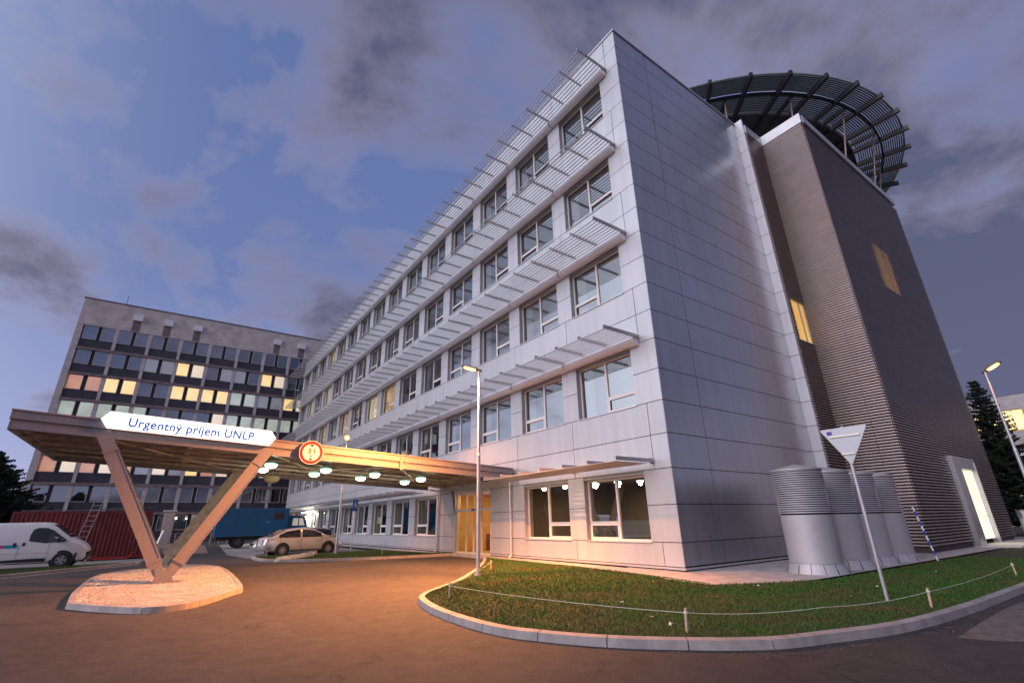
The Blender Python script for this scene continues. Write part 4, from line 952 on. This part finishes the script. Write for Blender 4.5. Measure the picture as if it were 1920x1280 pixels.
# ================================================================== TANKS AND TREES
TLB = ['nearest of the four ribbed metal tanks beside the building', 'second nearest of the four ribbed metal tanks beside the building', 'third nearest ribbed metal tank, behind the sign post', 'farthest of the four ribbed metal tanks, beside the slatted tower']
tr = .66
b = MB(); b.lathe([(tr, .24), (tr, 1.52)], n=48); body_me = b.mesh('tank_body', tank_m, smooth=60)
b = MB()
nn_ = 20; z = 1.54
for i in range(nn_): b.lathe([(tr-.05, z+.030), (tr+.022, z+.026), (tr+.006, z+.058), (tr-.05, z+.060), (tr-.05, z+.030)], n=48); z += 1.22/nn_; lou_me = b.mesh('louvred_band', tank_m, smooth=20)
b = MB(); b.lathe([(tr-.04, z), (tr+.035, z), (tr+.035, z+.035), (0, z+.20)], n=48); cap2 = b.mesh('conical_cap', tank_m, smooth=30)
b = MB(); nseg = 14
for i in range(nseg):
    a, c = 2*pi*i/nseg+.012, 2*pi*(i+1)/nseg-.012
    for q in range(3):
        t0, t1 = a+(c-a)*q/3, a+(c-a)*(q+1)/3; e = .02 if i % 2 else 0
        b.poly([((tr+.015)*cos(t0), (tr+.015)*sin(t0), .25), ((tr+.015)*cos(t1), (tr+.015)*sin(t1), .25), ((tr+.10+e)*cos(t1), (tr+.10+e)*sin(t1), 0), ((tr+.10+e)*cos(t0), (tr+.10+e)*sin(t0), 0)])
skirt_me = b.mesh('base_skirt', tank_m)
b = MB(); b.lathe([(tr+.0, .235), (tr+.018, .245), (tr+.018, .265), (tr, .27)], n=48); bandm = b.mesh('base_band', alud)
b = MB(); b.tube((0, 0, 0), (0, 0, 2.7), tr-.045, n=32); inner = b.mesh('tank_core', gap)
for i in range(4):
    t = thing('metal_tank', TLB[i], 'tank', (-7.12, 15.5+1.86*i, .09), i*.7, 'ribbed metal tanks beside the building')
    for nme, me in (('tank_body', body_me), ('louvred_band', lou_me), ('conical_cap', cap2), ('base_skirt', skirt_me), ('base_band', bandm), ('tank_core', inner)): place(nme, me, t)
t = thing('vent_bollard', 'small pale ribbed vent pipe at the far right edge', 'vent', (-6.85, 41.2, 0))
b = MB(); b.tube((0, 0, 0), (0, 0, 1.2), .24, n=20); place('pipe', b.mesh('pipe', mat('pale_pipe', (.62, .58, .50), .5), smooth=40), t)
b = MB(); b.lathe(sum([[(.2, 1.2+.07*i), (.27, 1.215+.07*i), (.27, 1.25+.07*i), (.2, 1.255+.07*i)] for i in range(6)], [])+[(0, 1.68)], n=20); place('louvred_cap', b.mesh('louvred_cap', alu, smooth=20), t)

needle = mat('spruce_needles', (.014, .026, .012), .8, noise_amt=.5, nscale=.8, island=.45)
bark = mat('bark', (.07, .05, .035), .9, noise_amt=.3)
def spruce(loc, H, R, label, seed, dens=1., lean=0, name='spruce_tree'):
    rnd = random.Random(seed); t = thing(name, label, 'tree', loc)
    b = MB(); b.tube((0, 0, 0), (0, 0, H*.97), .16+H*.008, .02, 10); br = MB(); fo_ = MB(); z = .08*H
    while z < H*.985:
        f = 1-(z/H); rr = R*(f**.82)*rnd.uniform(.75, 1.12)+.12; nb = max(3, int((4+5*f)*dens)); a = rnd.uniform(0, 6.28)
        for i in range(nb):
            a += 2*pi/nb*rnd.uniform(.7, 1.3); L = rr*rnd.uniform(.65, 1.15); dr_ = rnd.uniform(.02, .22)
            P = [Vector((cos(a)*L*s, sin(a)*L*s, z-dr_*L*s+.42*L*s*s*.5)) for s in (0, .35, .7, 1)]
            for p, q in zip(P, P[1:]): br.tube(p, q, .018+.01*f, .012, 4, cap=False)
            m = max(5, int(L*11)); side_ = Vector((-sin(a), cos(a), 0)); rad_ = Vector((cos(a), sin(a), 0))
            for k in range(m):
                s = (k+rnd.random())/m; s = .12+.9*s; kk = min(int(s*3), 2); c = P[kk].lerp(P[kk+1], min(1, s*3-kk))
                w = L*.34*(1-s)+.10
                for sg in (-1, 1):
                    tip = c+side_*sg*w*rnd.uniform(.6, 1.2)+rad_*w*rnd.uniform(.2, .8)+Vector((0, 0, rnd.uniform(-.22, .02)*w*2)); up_ = Vector((rnd.uniform(-.04, .04), rnd.uniform(-.04, .04), rnd.uniform(.03, .09)))
                    fo_.poly([c+up_, c-up_*.9, tip]); 
                    mid = c.lerp(tip, .5); fo_.poly([mid+up_, mid-up_*1.2, mid+Vector((rnd.uniform(-.1, .1), rnd.uniform(-.1, .1), -rnd.uniform(.05, .2)))])
        z += H*rnd.uniform(.016, .028)
    place('trunk', b.mesh('trunk', bark), t); place('branches', br.mesh('branches', bark), t)
    me = bpy.data.meshes.new('crown'); me.from_pydata([tuple(v) for v in fo_.v], [], fo_.f); me.materials.append(needle); place('crown', me, t)
spruce((-8.25, 49.5, 0), 11.2, 3.3, 'tall dark spruce behind the slatted tower', 11, 1.5)
spruce((-4.9, 51.0, 0), 7.4, 3.0, 'shorter dark spruce beside the right edge', 12)
spruce((-50.0, -10.4, 0), 7.2, 5.2, 'bushy dark conifer rising behind the white van', 13, 2.2)
spruce((-51, -14.6, 0), 6.6, 4.2, 'dark conifer at the left edge', 14, 1.8)
# ================================================================== VEHICLES
def loft(secs, ring, caps=True):
    """secs: list of x; ring(x) -> list of (y,z) for the left half from bottom centre to top centre"""
    b = MB(); R = []
    for x in secs:
        h = ring(x); full = [(x, y, z) for y, z in h]+[(x, -y, z) for y, z in reversed(h[1:-1])]; R.append(full)
    n = len(R[0]); 
    for r in R: b.v += r
    for i in range(len(R)-1):
        for j in range(n): k = (j+1) % n; b.f.append((i*n+j, i*n+k, (i+1)*n+k, (i+1)*n+j))
    if caps: b.f.append(tuple(range(n))); b.f.append(tuple((len(R)-1)*n+j for j in range(n)))
    return b
def interp(tab, x):
    if x <= tab[0][0]: return tab[0][1]
    for (a, u), (c, v) in zip(tab, tab[1:]):
        if x <= c: return u+(v-u)*(x-a)/(c-a)
    return tab[-1][1]
def wheel(t, x, y, r, w=.20, sgn=1, rimm=alloy, spokes=9, rf=.66):
    W_ = thing_part('wheel', t, (x, y, r))
    b = MB(); b.lathe([(r*.62, -w/2), (r*.93, -w/2), (r, -w/2+.03), (r, w/2-.03), (r*.93, w/2), (r*.62, w/2)], n=32, axis='y'); me = b.mesh('wheel', rubber, smooth=40); W_.data = me
    b = MB(); yo = sgn*(w/2-.015); yi = sgn*(w/2-.07)
    b.lathe([(r*rf, yi), (r*rf, yo), (r*(rf-.06), yo), (r*(rf-.09), yi)], n=32, axis='y'); b.lathe([(0, yo-.005*sgn), (r*.15, yo-.005*sgn), (r*.17, yi)], n=16, axis='y')
    for k in range(spokes):
        a = 2*pi*k/spokes; p = Vector((cos(a)*r*.12, yo-.012*sgn, sin(a)*r*.12)); q = Vector((cos(a)*r*(rf-.04), yo-.012*sgn, sin(a)*r*(rf-.04))); b.bar(p, q, .05 if spokes > 6 else .09, .02, (0, 1, 0))
    place('rim', b.mesh('rim', rimm, smooth=30), W_)
    b = MB(); b.lathe([(0, yi-sgn*.03), (r*.64, yi-sgn*.03)], n=24, axis='y'); place('brake_disc', b.mesh('brake_disc', black), W_)
def thing_part(name, t, loc):
    me = bpy.data.meshes.new(name); o = bpy.data.objects.new(name, me); COL.objects.link(o); o.parent = t; o.location = loc; return o
def patch(pts2, yf, off, mirror=True, th=.0):
    """polygon given in (x,z) laid on the side surface y=yf(x,z)"""
    b = MB()
    for s in ((1, -1) if mirror else (1,)): b.poly([(x, s*(yf(x, z)+off), z) for x, z in pts2])
    return b
def car(name, label, loc, rz, L, W_, H, top, belt, cab, paint, wb, xr, group=None, rwheel=.32, tail='saloon'):
    """x forward from the rear bumper; top = bonnet/boot line table, cab = roof line table"""
    t = thing(name, label, 'car', loc, rz, group)
    hw = W_/2
    wtab = [(0, hw*.80), (.12, hw*.92), (.5, hw*.985), (L*.5, hw), (L-.7, hw*.97), (L-.25, hw*.88), (L-.05, hw*.70), (L, hw*.60)]
    btab = [(0, .42), (.15, .30), (.6, .22), (L-.6, .20), (L-.15, .24), (L, .34)]
    def ring(x):
        w = interp(wtab, x); zt = interp(top, x); zb = interp(btab, x)
        return [(0, zb), (w*.86, zb), (w*.965, zb+.07), (w, zb+(zt-zb)*.45), (w*.985, zb+(zt-zb)*.72), (w*.93, zt-.045), (w*.82, zt-.005), (0, zt+.012)]
    xs_ = sorted(set([0, .03, .10, .2, .35]+[L*i/26 for i in range(2, 25)]+[L-.3, L-.18, L-.08, L-.03, L]))
    place('body', loft(xs_, ring).mesh('body', paint, smooth=45), t)
    x0, x1 = cab[0][0], cab[-1][0]
    zb_ = belt-.02
    def yc(x, z):
        zt = interp(cab, x); f = min(1, max(0, (z-zb_)/max(.05, H-zb_))); return hw*(.935-.20*f**1.25)
    def cring(x):
        zt = max(interp(cab, x), zb_+.01); out = [(0, zb_-.05), (yc(x, zb_)-.0, zb_-.05)]
        for f in (.0, .35, .7, .93): z = zb_+(zt-.05-zb_)*f if zt-.05 > zb_ else zb_+.001*f; out.append((yc(x, z), z))
        out += [(yc(x, zt)-.10, zt-.008), (0, zt+.012)]; return out
    xs_ = sorted(set([x0+(x1-x0)*i/22 for i in range(23)]))
    place('cabin', loft(xs_, cring).mesh('cabin', paint, smooth=50), t)
    # glass: side panes, windscreen, rear window
    A = cab
    zr = lambda x: interp(cab, x)-.075
    def pane(xa, xb, nm, n=7):
        pts = []
        for i in range(n+1): x = xa+(xb-xa)*i/n; pts.append((x, max(zr(x), belt+.03)))
        low = [(xa+(xb-xa)*i/n, belt+.025) for i in range(n+1)]
        for s in (1, -1):
            b = MB()
            for i in range(n):
                for q in range(3):
                    f0, f1 = q/3, (q+1)/3
                    P = lambda i, f: (low[i][0], low[i][1]+(pts[i][1]-low[i][1])*f)
                    quad = [P(i, f0), P(i+1, f0), P(i+1, f1), P(i, f1)]; b.poly([(x, s*(yc(x, z)+.006), z) for x, z in quad])
            place(nm, b.mesh(nm, MATS['car_dark_glass']), t)
    B1 = x0+(x1-x0)*.50; fr_ = x1-.55; bk_ = x0+.42
    pane(B1+.05, fr_+.12, 'side_window'); pane(bk_, B1-.05, 'side_window')
    def screen(xa, xb, nm):
        b = MB(); n = 5
        for i in range(n):
            a_, c_ = xa+(xb-xa)*i/n, xa+(xb-xa)*(i+1)/n; za, zc_ = interp(cab, a_), interp(cab, c_)
            b.poly([(a_, -(yc(a_, za)-.13), za+.022), (c_, -(yc(c_, zc_)-.13), zc_+.022), (c_, yc(c_, zc_)-.13, zc_+.022), (a_, yc(a_, za)-.13, za+.022)])
        place(nm, b.mesh(nm, MATS['car_dark_glass']), t)
    # windscreen and rear window follow the first and last slopes of the roof line
    screen(cab[-1][0]-.02, cab[-2][0]+.03, 'windscreen'); screen(cab[0][0]+.03, cab[1][0]-.02, 'rear_window')
    for sx in (xr, xr+wb):
        for s in (1, -1):
            b = MB(); b.tube((sx, s*(hw-.22), rwheel+.02), (sx, s*(hw+.004), rwheel+.02), rwheel+.065, n=36); place('wheel_arch', b.mesh('wheel_arch', black), t)
            wheel(t, sx, s*(hw-.068), rwheel, .20, s)
    fl_ = interp(wtab, L-.18)
    for s in (1, -1):
        b = MB(); z = interp(top, L-.2)-.10; b.hexa([(L-.50, s*(interp(wtab, L-.5)*.99), z-.10), (L-.06, s*(fl_*.72), z-.12), (L-.06, s*(fl_*.45), z-.12), (L-.5, s*fl_*.6, z-.1), (L-.52, s*(interp(wtab, L-.5)*.985), z+.05), (L-.10, s*(fl_*.76), z+.03), (L-.10, s*fl_*.45, z+.03), (L-.5, s*fl_*.6, z+.04)]); place('headlight', b.mesh('headlight', headl, bevel=.02), t)
        b = MB(); z = interp(top, .1)-.30; b.hexa([(-.012, s*hw*.60, z-.02), (.26, s*(hw*.962), z-.0), (.26, s*hw*.7, z), (-.012, s*hw*.5, z), (.0, s*hw*.60, z+.22), (.22, s*(hw*.962), z+.22), (.22, s*hw*.7, z+.22), (.0, s*hw*.5, z+.22)]); place('tail_light', b.mesh('tail_light', redl, bevel=.02), t)
        b = MB(); xm = fr_+.10; b.tube((xm, s*(hw*.90), belt+.05), (xm-.02, s*(hw+.04), belt+.08), .02, n=8); place('mirror', MB_ellip((xm-.03, s*(hw+.09), belt+.12), (.07, .10, .07)).mesh('mirror', paint, smooth=60), t)
    b = MB(); b.box((L-.012, -.38, .52), (L+.012, .38, .66)); place('grille', b.mesh('grille', black), t)
    b = MB(); b.box((-.018, -.26, .56), (.0, .26, .67)); place('number_plate', b.mesh('number_plate', signwhite), t)
    for s in (1, -1):
        b = MB(); yy = s*(hw+.001)
        for x in (B1-.02, fr_+.33, bk_+.10): b.box((x-.004, yy-.02, .32), (x+.004, yy+.0015, belt-.02))
        b.box((xr+rwheel+.12, yy-.03, .30), (xr+wb-rwheel-.12, yy+.006, .335))
        place('door_seam', b.mesh('door_seam', black), t)
    for s in (1, -1):
        for x in (B1-.28, B1+.85 if B1+.85 < fr_ else B1+.7): b = MB(); b.box((x, s*(hw-.01), belt-.14), (x+.17, s*(hw+.022), belt-.115)); place('door_handle', b.mesh('door_handle', paint), t)
    return t
def MB_ellip(c, r, n=12):
    b = MB(); m = 8
    for i in range(m+1):
        ph = pi*i/m
        for j in range(n): a = 2*pi*j/n; b.v.append((c[0]+r[0]*sin(ph)*cos(a), c[1]+r[1]*sin(ph)*sin(a), c[2]+r[2]*cos(ph)))
    for i in range(m):
        for j in range(n): k = (j+1) % n; b.f.append((i*n+j, i*n+k, (i+1)*n+k, (i+1)*n+j))
    return b
mat('car_dark_glass', (.012, .013, .016), .04, 0, .9)
def at_wheel(wx, wy, rz, lx, ly):   # thing origin so that local (lx, ly) falls on (wx, wy)
    a = rad(rz); return (wx-lx*cos(a)+ly*sin(a), wy-lx*sin(a)-ly*cos(a), .0)
# liftback seen from its right side: local -y side faces the camera
T1 = [(0, .74), (.10, .96), (.35, 1.02), (1.1, .98), (3.2, .97), (3.6, .95), (4.2, .84), (4.45, .72), (4.57, .58)]
C1 = [(.32, 1.01), (1.15, 1.375), (1.75, 1.455), (2.35, 1.455), (2.75, 1.40), (3.62, .98)]
rz1 = 97
l1 = at_wheel(-31.05, 6.02, rz1, .98, -.80)
car('parked_car', 'light silver liftback parked broadside in front of the blue truck', (l1[0], l1[1], .01), rad(rz1), 4.57, 1.77, 1.46, T1, .95, C1, beige, 2.58, .98, 'cars parked by the verge', .325)
T2 = [(0, .70), (.08, .92), (.3, .96), (1.1, .98), (2.9, .96), (3.3, .94), (3.9, .82), (4.12, .70), (4.2, .55)]
C2 = [(.05, .96), (.42, 1.38), (.9, 1.46), (1.9, 1.49), (2.3, 1.44), (3.3, .96)]
l2 = at_wheel(-33.9, 9.75, 270, .0, .85)
car('parked_car', 'grey hatchback mostly hidden behind the light silver liftback', (-34.6, 9.85, .01), rad(-87), 4.95, 1.75, 1.50, [(a*1.17, b_) for a, b_ in T2], .97, [(a*1.15, b_) for a, b_ in C2], silver, 2.85, .85, 'cars parked by the verge', .31)
# ---- white van
VN = thing('white_van', 'white delivery van with a coloured stripe parked at the left edge', 'van', (-32.55, -7.15, .01), rad(88))
VL, VW, VH = 4.78, 1.90, 1.96
vt = [(0, 1.60), (.05, 1.88), (.15, 1.94), (2.9, 1.96), (3.15, 1.93), (3.4, 1.80), (4.05, 1.27), (4.25, 1.16), (4.55, .98), (4.70, .82), (4.78, .55)]
vw = [(0, .86), (.1, .94), (3.6, .95), (4.1, .92), (4.45, .84), (4.65, .70), (4.78, .52)]
vb = [(0, .36), (.3, .26), (4.5, .26), (4.78, .34)]
def vring(x):
    w, zt, zb = interp(vw, x), interp(vt, x), interp(vb, x); tum = .10 if zt > 1.2 else .04; m = min(1.05, zt-.12)
    return [(0, zb), (w*.93, zb), (w, zb+.10), (w, (zb+m)/2), (w*.995, m), (w-tum*.75*max(0, min(1, (zt-1.0)))-.005, max(zt-.16, m+.02)), (w-tum-.06, zt-.03), (w*.5, zt+.01), (0, zt+.02)]
xs_ = sorted(set([0, .03, .08, .15]+[.3*i for i in range(1, 11)]+[3.05, 3.15, 3.25, 3.4, 3.55, 3.7, 3.85, 3.95, 4.05, 4.15, 4.25, 4.35, 4.45, 4.55, 4.62, 4.70, 4.75, 4.78]))
place('body', loft(xs_, vring).mesh('body', white_paint, smooth=40), VN)
def vy(x, z): 
    w, zt = interp(vw, x), interp(vt, x); m = 1.05; tum = .10
    return w if z < m else w-(tum*.75*min(1, zt-1.0)+.005)*min(1, (z-m)/max(.1, zt-.16-m))
dg_ = MATS['car_dark_glass']
def vpatch(pts, off, m, name): 
    for s in (1, -1):
        b = MB(); c = (sum(p[0] for p in pts)/len(pts), sum(p[1] for p in pts)/len(pts)); n = len(pts)
        for i in range(n):
            p, q = pts[i], pts[(i+1) % n]; b.poly([(x, s*(vy(x, z)+off), z) for x, z in (c, p, q)])
        place(name, b.mesh(name, m, weld=True, smooth=60), VN)
vpatch([(2.62, 1.17), (3.2, 1.07), (3.85, 1.11), (3.93, 1.16), (3.72, 1.33), (3.35, 1.62), (3.12, 1.72), (2.80, 1.73), (2.66, 1.66), (2.60, 1.4)], .007, dg_, 'side_window')
b = MB(); n = 5
for i in range(n):
    a_, c_ = 4.03+(3.30-4.03)*i/n, 4.03+(3.30-4.03)*(i+1)/n; za, zc_ = interp(vt, a_)+.028, interp(vt, c_)+.028; b.poly([(a_, -(vy(a_, 1.1)-.20), za), (c_, -(vy(c_, 1.1)-.22), zc_), (c_, vy(c_, 1.1)-.22, zc_), (a_, vy(a_, 1.1)-.20, za)])
place('windscreen', b.mesh('windscreen', dg_), VN)
vpatch([(.0, .30), (3.35, .30), (3.35, .44), (.02, .44)], .012, black, 'sill_trim')
for s in (1, -1):
    b = MB(); b.hexa([(4.22, s*.885, .86), (4.66, s*.66, .80), (4.6, s*.4, .80), (4.2, s*.5, .86), (4.18, s*.89, 1.06), (4.52, s*.70, 1.00), (4.45, s*.45, 1.03), (4.15, s*.5, 1.08)]); place('headlight', b.mesh('headlight', headl, bevel=.03), VN)
    b = MB(); b.box((3.62, s*.93, 1.13), (3.72, s*1.06, 1.17)); b.hexa([(3.60, s*1.0, 1.08), (3.74, s*1.0, 1.08), (3.70, s*1.14, 1.08), (3.60, s*1.14, 1.08), (3.60, s*1.0, 1.34), (3.70, s*1.0, 1.34), (3.68, s*1.13, 1.32), (3.60, s*1.13, 1.32)]); place('mirror', b.mesh('mirror', black, bevel=.02), VN)
    for sx in (1.02, 4.04-.15):
        b = MB(); b.tube((sx, s*.70, .34), (sx, s*(.957 if sx < 3 else .944), .34), .41, n=40); place('wheel_arch', b.mesh('wheel_arch', black), VN); wheel(VN, sx, s*(.885 if sx < 3 else .872), .33, .22, s, alloy, 5, .60)
vb_ = MB(); vb_.hexa([(4.30, -.90, .27), (4.76, -.58, .24), (4.76, .58, .24), (4.30, .90, .27), (4.32, -.915, .62), (4.82, -.55, .66), (4.82, .55, .66), (4.32, .915, .62)]); place('front_bumper', vb_.mesh('front_bumper', black, bevel=.03), VN)
vpatch([(2.42, .98), (2.52, .98), (2.54, 1.10), (2.44, 1.12)], .012, black, 'door_handle'); vpatch([(2.12, .98), (2.22, .98), (2.24, 1.10), (2.14, 1.12)], .012, black, 'door_handle')
for a_, c_, m_, nm in ((.95, 1.42, mat('stripe_grey', (.10, .08, .09), .5), 'grey_stripe'), (1.42, 1.84, mat('stripe_pink', (.62, .05, .25), .5), 'pink_stripe'), (1.84, 2.28, mat('stripe_cyan', (.02, .30, .42), .5), 'blue_stripe')): vpatch([(a_, .90), (c_, .90), (c_, 1.03), (a_, 1.03)], .006, m_, nm)
for s in (1, -1):
    b = MB()
    for x in (1.3, 2.33, 3.36): b.box((x-.004, s*.93, .46), (x+.004, s*.953, 1.0))
    b.box((.1, s*.94, .66), (3.4, s*.954, .67))
    place('panel_seam', b.mesh('panel_seam', mat('seam_grey', (.2, .19, .2), .6)), VN)
# ---- blue box truck
TK = thing('box_truck', 'blue box truck with a small rounded cab parked behind the cars', 'truck', (-47.0, 3.85, .01), rad(89))
b = MB(); b.box((0, -1.15, .88), (5.25, 1.15, 3.0)); place('cargo_box', b.mesh('cargo_box', bluep, bevel=.03), TK)
b = MB()
for s in (1, -1):
    b.box((3.95, s*1.15, 1.05), (3.97, s*1.157, 2.9)); b.box((0.02, s*1.15, 2.93), (5.22, s*1.165, 2.97)); b.box((.02, s*1.15, .9), (5.22, s*1.165, .95))
place('box_trim', b.mesh('box_trim', mat('truck_trim', (.03, .12, .26), .5)), TK)
b = MB(); b.box((4.1, -1.16, 2.15), (4.85, -1.152, 2.62)); b.box((4.1, 1.152, 2.15), (4.85, 1.16, 2.62)); place('box_window', b.mesh('box_window', mat('brown_glass', (.05, .02, .015), .2)), TK)
b = MB(); b.box((3.55, -1.17, 1.9), (3.85, -1.153, 1.93)); place('door_handle', b.mesh('door_handle', alu), TK)
b = MB(); b.box((.2, -.55, .62), (6.6, .55, .85)); place('chassis', b.mesh('chassis', black), TK)
def kring(x):
    zt = interp([(5.35, 2.30), (5.5, 2.42), (6.3, 2.42), (6.55, 2.32), (6.85, 1.62), (7.0, 1.45), (7.25, 1.35), (7.32, 1.0)], x); w = interp([(5.35, .92), (6.6, .92), (7.0, .85), (7.32, .70)], x)
    m = min(1.55, zt-.1); return [(0, .55), (w, .55), (w, 1.0), (w, m), (w-.10*(zt > 1.8), max(zt-.14, m+.02)), (w-.22, zt-.02), (0, zt+.03)]
place('cab', loft([5.35, 5.42, 5.5, 5.8, 6.1, 6.3, 6.45, 6.55, 6.65, 6.75, 6.85, 6.95, 7.0, 7.1, 7.2, 7.25, 7.3, 7.32], kring).mesh('cab', bluep, smooth=45), TK)
cabglass = mat('cab_window_lit', (.5, .45, .36), .1, emit=(1, .85, .6), estr=.28)
for s in (1, -1):
    b = MB(); b.poly([(5.62, s*.928, 1.62), (6.08, s*.928, 1.62), (6.05, s*.875, 2.2), (5.66, s*.875, 2.2)]); b.poly([(6.16, s*.928, 1.62), (6.62, s*.928, 1.62), (6.42, s*.875, 2.2), (6.13, s*.875, 2.2)])
    place('side_window', b.mesh('side_window', cabglass), TK)
b = MB(); b.poly([(6.87, -.72, 1.66), (6.87, .72, 1.66), (6.61, .68, 2.24), (6.61, -.68, 2.24)]); place('windscreen', b.mesh('windscreen', dg_), TK)
b = MB(); b.lathe([(0, .14), (.05, .13), (.07, 0)], (5.85, 0, 2.45), 12); place('beacon', b.mesh('beacon', mat('beacon_orange', (.8, .2, .05), .3, emit=(1, .25, .05), estr=.5), smooth=True), TK)
for sx in (1.75, 5.95):
    for s in (1, -1): wheel(TK, sx, s*.95, .46, .26, s, mat('truck_rim', (.10, .09, .09), .6), 5, .55)
b = MB(); b.hexa([(1.1, -1.14, .84), (2.4, -1.14, .84), (2.4, 1.14, .84), (1.1, 1.14, .84), (1.1, -1.14, .875), (2.4, -1.14, .875), (2.4, 1.14, .875), (1.1, 1.14, .875)]); b.box((.02, -1.1, .45), (.06, 1.1, .6)); place('mudguard', b.mesh('mudguard', black), TK)
b = MB(); b.box((-.02, -.9, .95), (-.0, -.6, 1.1)); place('tail_light', b.mesh('tail_light', redl), TK)
# ---- container, ladder, cabinet, railing
CT = thing('shipping_container', 'dark red corrugated container behind the white van', 'container', (-38.1, -3.3, 0), rad(90))
Lc, Wc, Hc = 6.06, 2.44, 2.60
b = MB(); n = 30
for s in (1, -1):
    pts = []
    for i in range(n):
        x = -Lc/2+.12+(Lc-.24)*i/n; w_ = (Lc-.24)/n; pts += [(x, s*(Wc/2-.04)), (x+w_*.3, s*(Wc/2-.04)), (x+w_*.5, s*(Wc/2-.005)), (x+w_*.8, s*(Wc/2-.005))]
    pts.append((Lc/2-.12, s*(Wc/2-.04)))
    for (xa, ya), (xb_, yb) in zip(pts, pts[1:]): b.poly([(xa, ya, .2), (xb_, yb, .2), (xb_, yb, Hc-.1), (xa, ya, Hc-.1)])
for s in (1, -1): b.box((s*(Lc/2-.03), -Wc/2+.12, .2), (s*(Lc/2-.06), Wc/2-.12, Hc-.1))
place('corrugated_wall', b.mesh('corrugated_wall', red_rust), CT)
b = MB()
for sx in (1, -1):
    for sy in (1, -1): b.box((sx*Lc/2, sy*Wc/2, .05), (sx*(Lc/2-.13), sy*(Wc/2-.13), Hc))
for sy in (1, -1): b.box((-Lc/2+.13, sy*Wc/2, .08), (Lc/2-.13, sy*(Wc/2-.09), .21)); b.box((-Lc/2+.13, sy*Wc/2, Hc-.11), (Lc/2-.13, sy*(Wc/2-.07), Hc-.003))
for sx in (1, -1): b.box((sx*Lc/2, -Wc/2+.13, .08), (sx*(Lc/2-.08), Wc/2-.13, .2)); b.box((sx*Lc/2, -Wc/2+.13, Hc-.11), (sx*(Lc/2-.08), Wc/2-.13, Hc-.003))
place('frame', b.mesh('frame', mat('container_frame', (.17, .02, .02), .6, noise_amt=.3)), CT)
b = MB(); b.box((-Lc/2+.13, -Wc/2+.07, Hc-.05), (Lc/2-.13, Wc/2-.07, Hc-.02)); place('roof', b.mesh('roof', red_rust), CT)
# loose boards on the roof
for (x0_, y0_, x1_, y1_, dz, l_) in ((-37.0, -6.0, -37.1, -1.7, .02, 'long dark board lying on the container roof edge'), (-37.2, -4.3, -37.5, -.2, .17, 'tilted pale board sticking up on the container roof')):
    b = MB(); b.bar((x0_, y0_, 2.63), (x1_, y1_, 2.66+dz), .25, .03); tag(b.obj('loose_board', mat('old_board', (.22, .20, .19), .8, noise_amt=.3)), l_, 'board')
LD = thing('ladder', 'pale metal ladder leaning against the red container', 'ladder', (-36.0, -3.2, 0))
pA, pB = Vector((-36.0, -3.32, .02)), Vector((-36.72, -2.92, 3.08)); dl = (pB-pA); sdv = Vector((-.02, .19, 0)); lad = mat('ladder_metal', (.48, .42, .40), .5, .4)
b = MB()
for s in (1, -1): b.bar(pA+sdv*s, pB+sdv*s*(1 if s < 0 else 1), .03, .06, (1, 0, 0))
wobj(b, 'side_rail', lad, LD)
for i in range(11): b = MB(); c = pA+dl*(i+.6)/11.3; b.tube(c-sdv, c+sdv, .016, n=8); wobj(b, 'rung', lad, LD)
CB = thing('metal_cabinet', 'tall pale metal cabinet standing beyond the container', 'cabinet', (-52.0, .78, 0))
b = MB(); b.hexa([(-.35, -.32, .05), (.35, -.32, .05), (.35, .32, .05), (-.35, .32, .05), (-.35, -.40, 2.9), (.35, -.40, 2.9), (.35, .40, 2.9), (-.35, .40, 2.9)]); place('cabinet_body', b.mesh('cabinet_body', mat('cabinet_paint', (.62, .50, .42), .6, noise_amt=.1), bevel=.03), CB)
b = MB(); b.box((-.42, -.50, 2.905), (.42, .50, 3.05)); place('cabinet_top', b.mesh('cabinet_top', mat('cabinet_cap', (.70, .60, .53), .5), bevel=.03), CB)
b = MB(); b.box((.353, -.25, .4), (.37, .25, 2.6)); place('cabinet_door', b.mesh('cabinet_door', MATS['cabinet_paint']), CB)
RL = thing('metal_railing', 'pale metal railing in front of the old concrete block', 'railing', (-60, 3, 0))
b = MB()
for y in [1.0+.75*i for i in range(8)]: b.tube((-60, y, 0), (-60, y, 1.1), .025, n=6)
wobj(b, 'railing_post', alud, RL)
b = MB()
for z in (.2, .42, .64, .86, 1.1): b.tube((-60, 1.0, z), (-60, 6.25, z), .02 if z > 1 else .012, n=6)
wobj(b, 'railing_bar', alud, RL)
TB = thing('red_tow_bar', 'red drawbar lying on the ground beside the container', 'drawbar', (-36.2, -1.2, 0))
b = MB(); b.bar((-36.2, -2.6, .12), (-36.2, -1.0, .12), .10, .08); b.bar((-36.2, -1.0, .12), (-36.2, -.75, .42), .08, .06, (1, 0, 0)); wobj(b, 'bar', mat('red_paint', (.45, .03, .03), .5), TB)
b = MB(); b.tube((-36.15, -2.5, .06), (-36.25, -2.5, .06), .06, n=12); wobj(b, 'foot', black, TB)
PR = tag(MB().obj('wall_prop', alud), 'pale prop leaning against the end of the container', 'prop'); b = MB(); b.bar((-36.3, .05, .02), (-36.9, .42, 1.5), .10, .04); PR.data = b.mesh('wall_prop', pole_m)
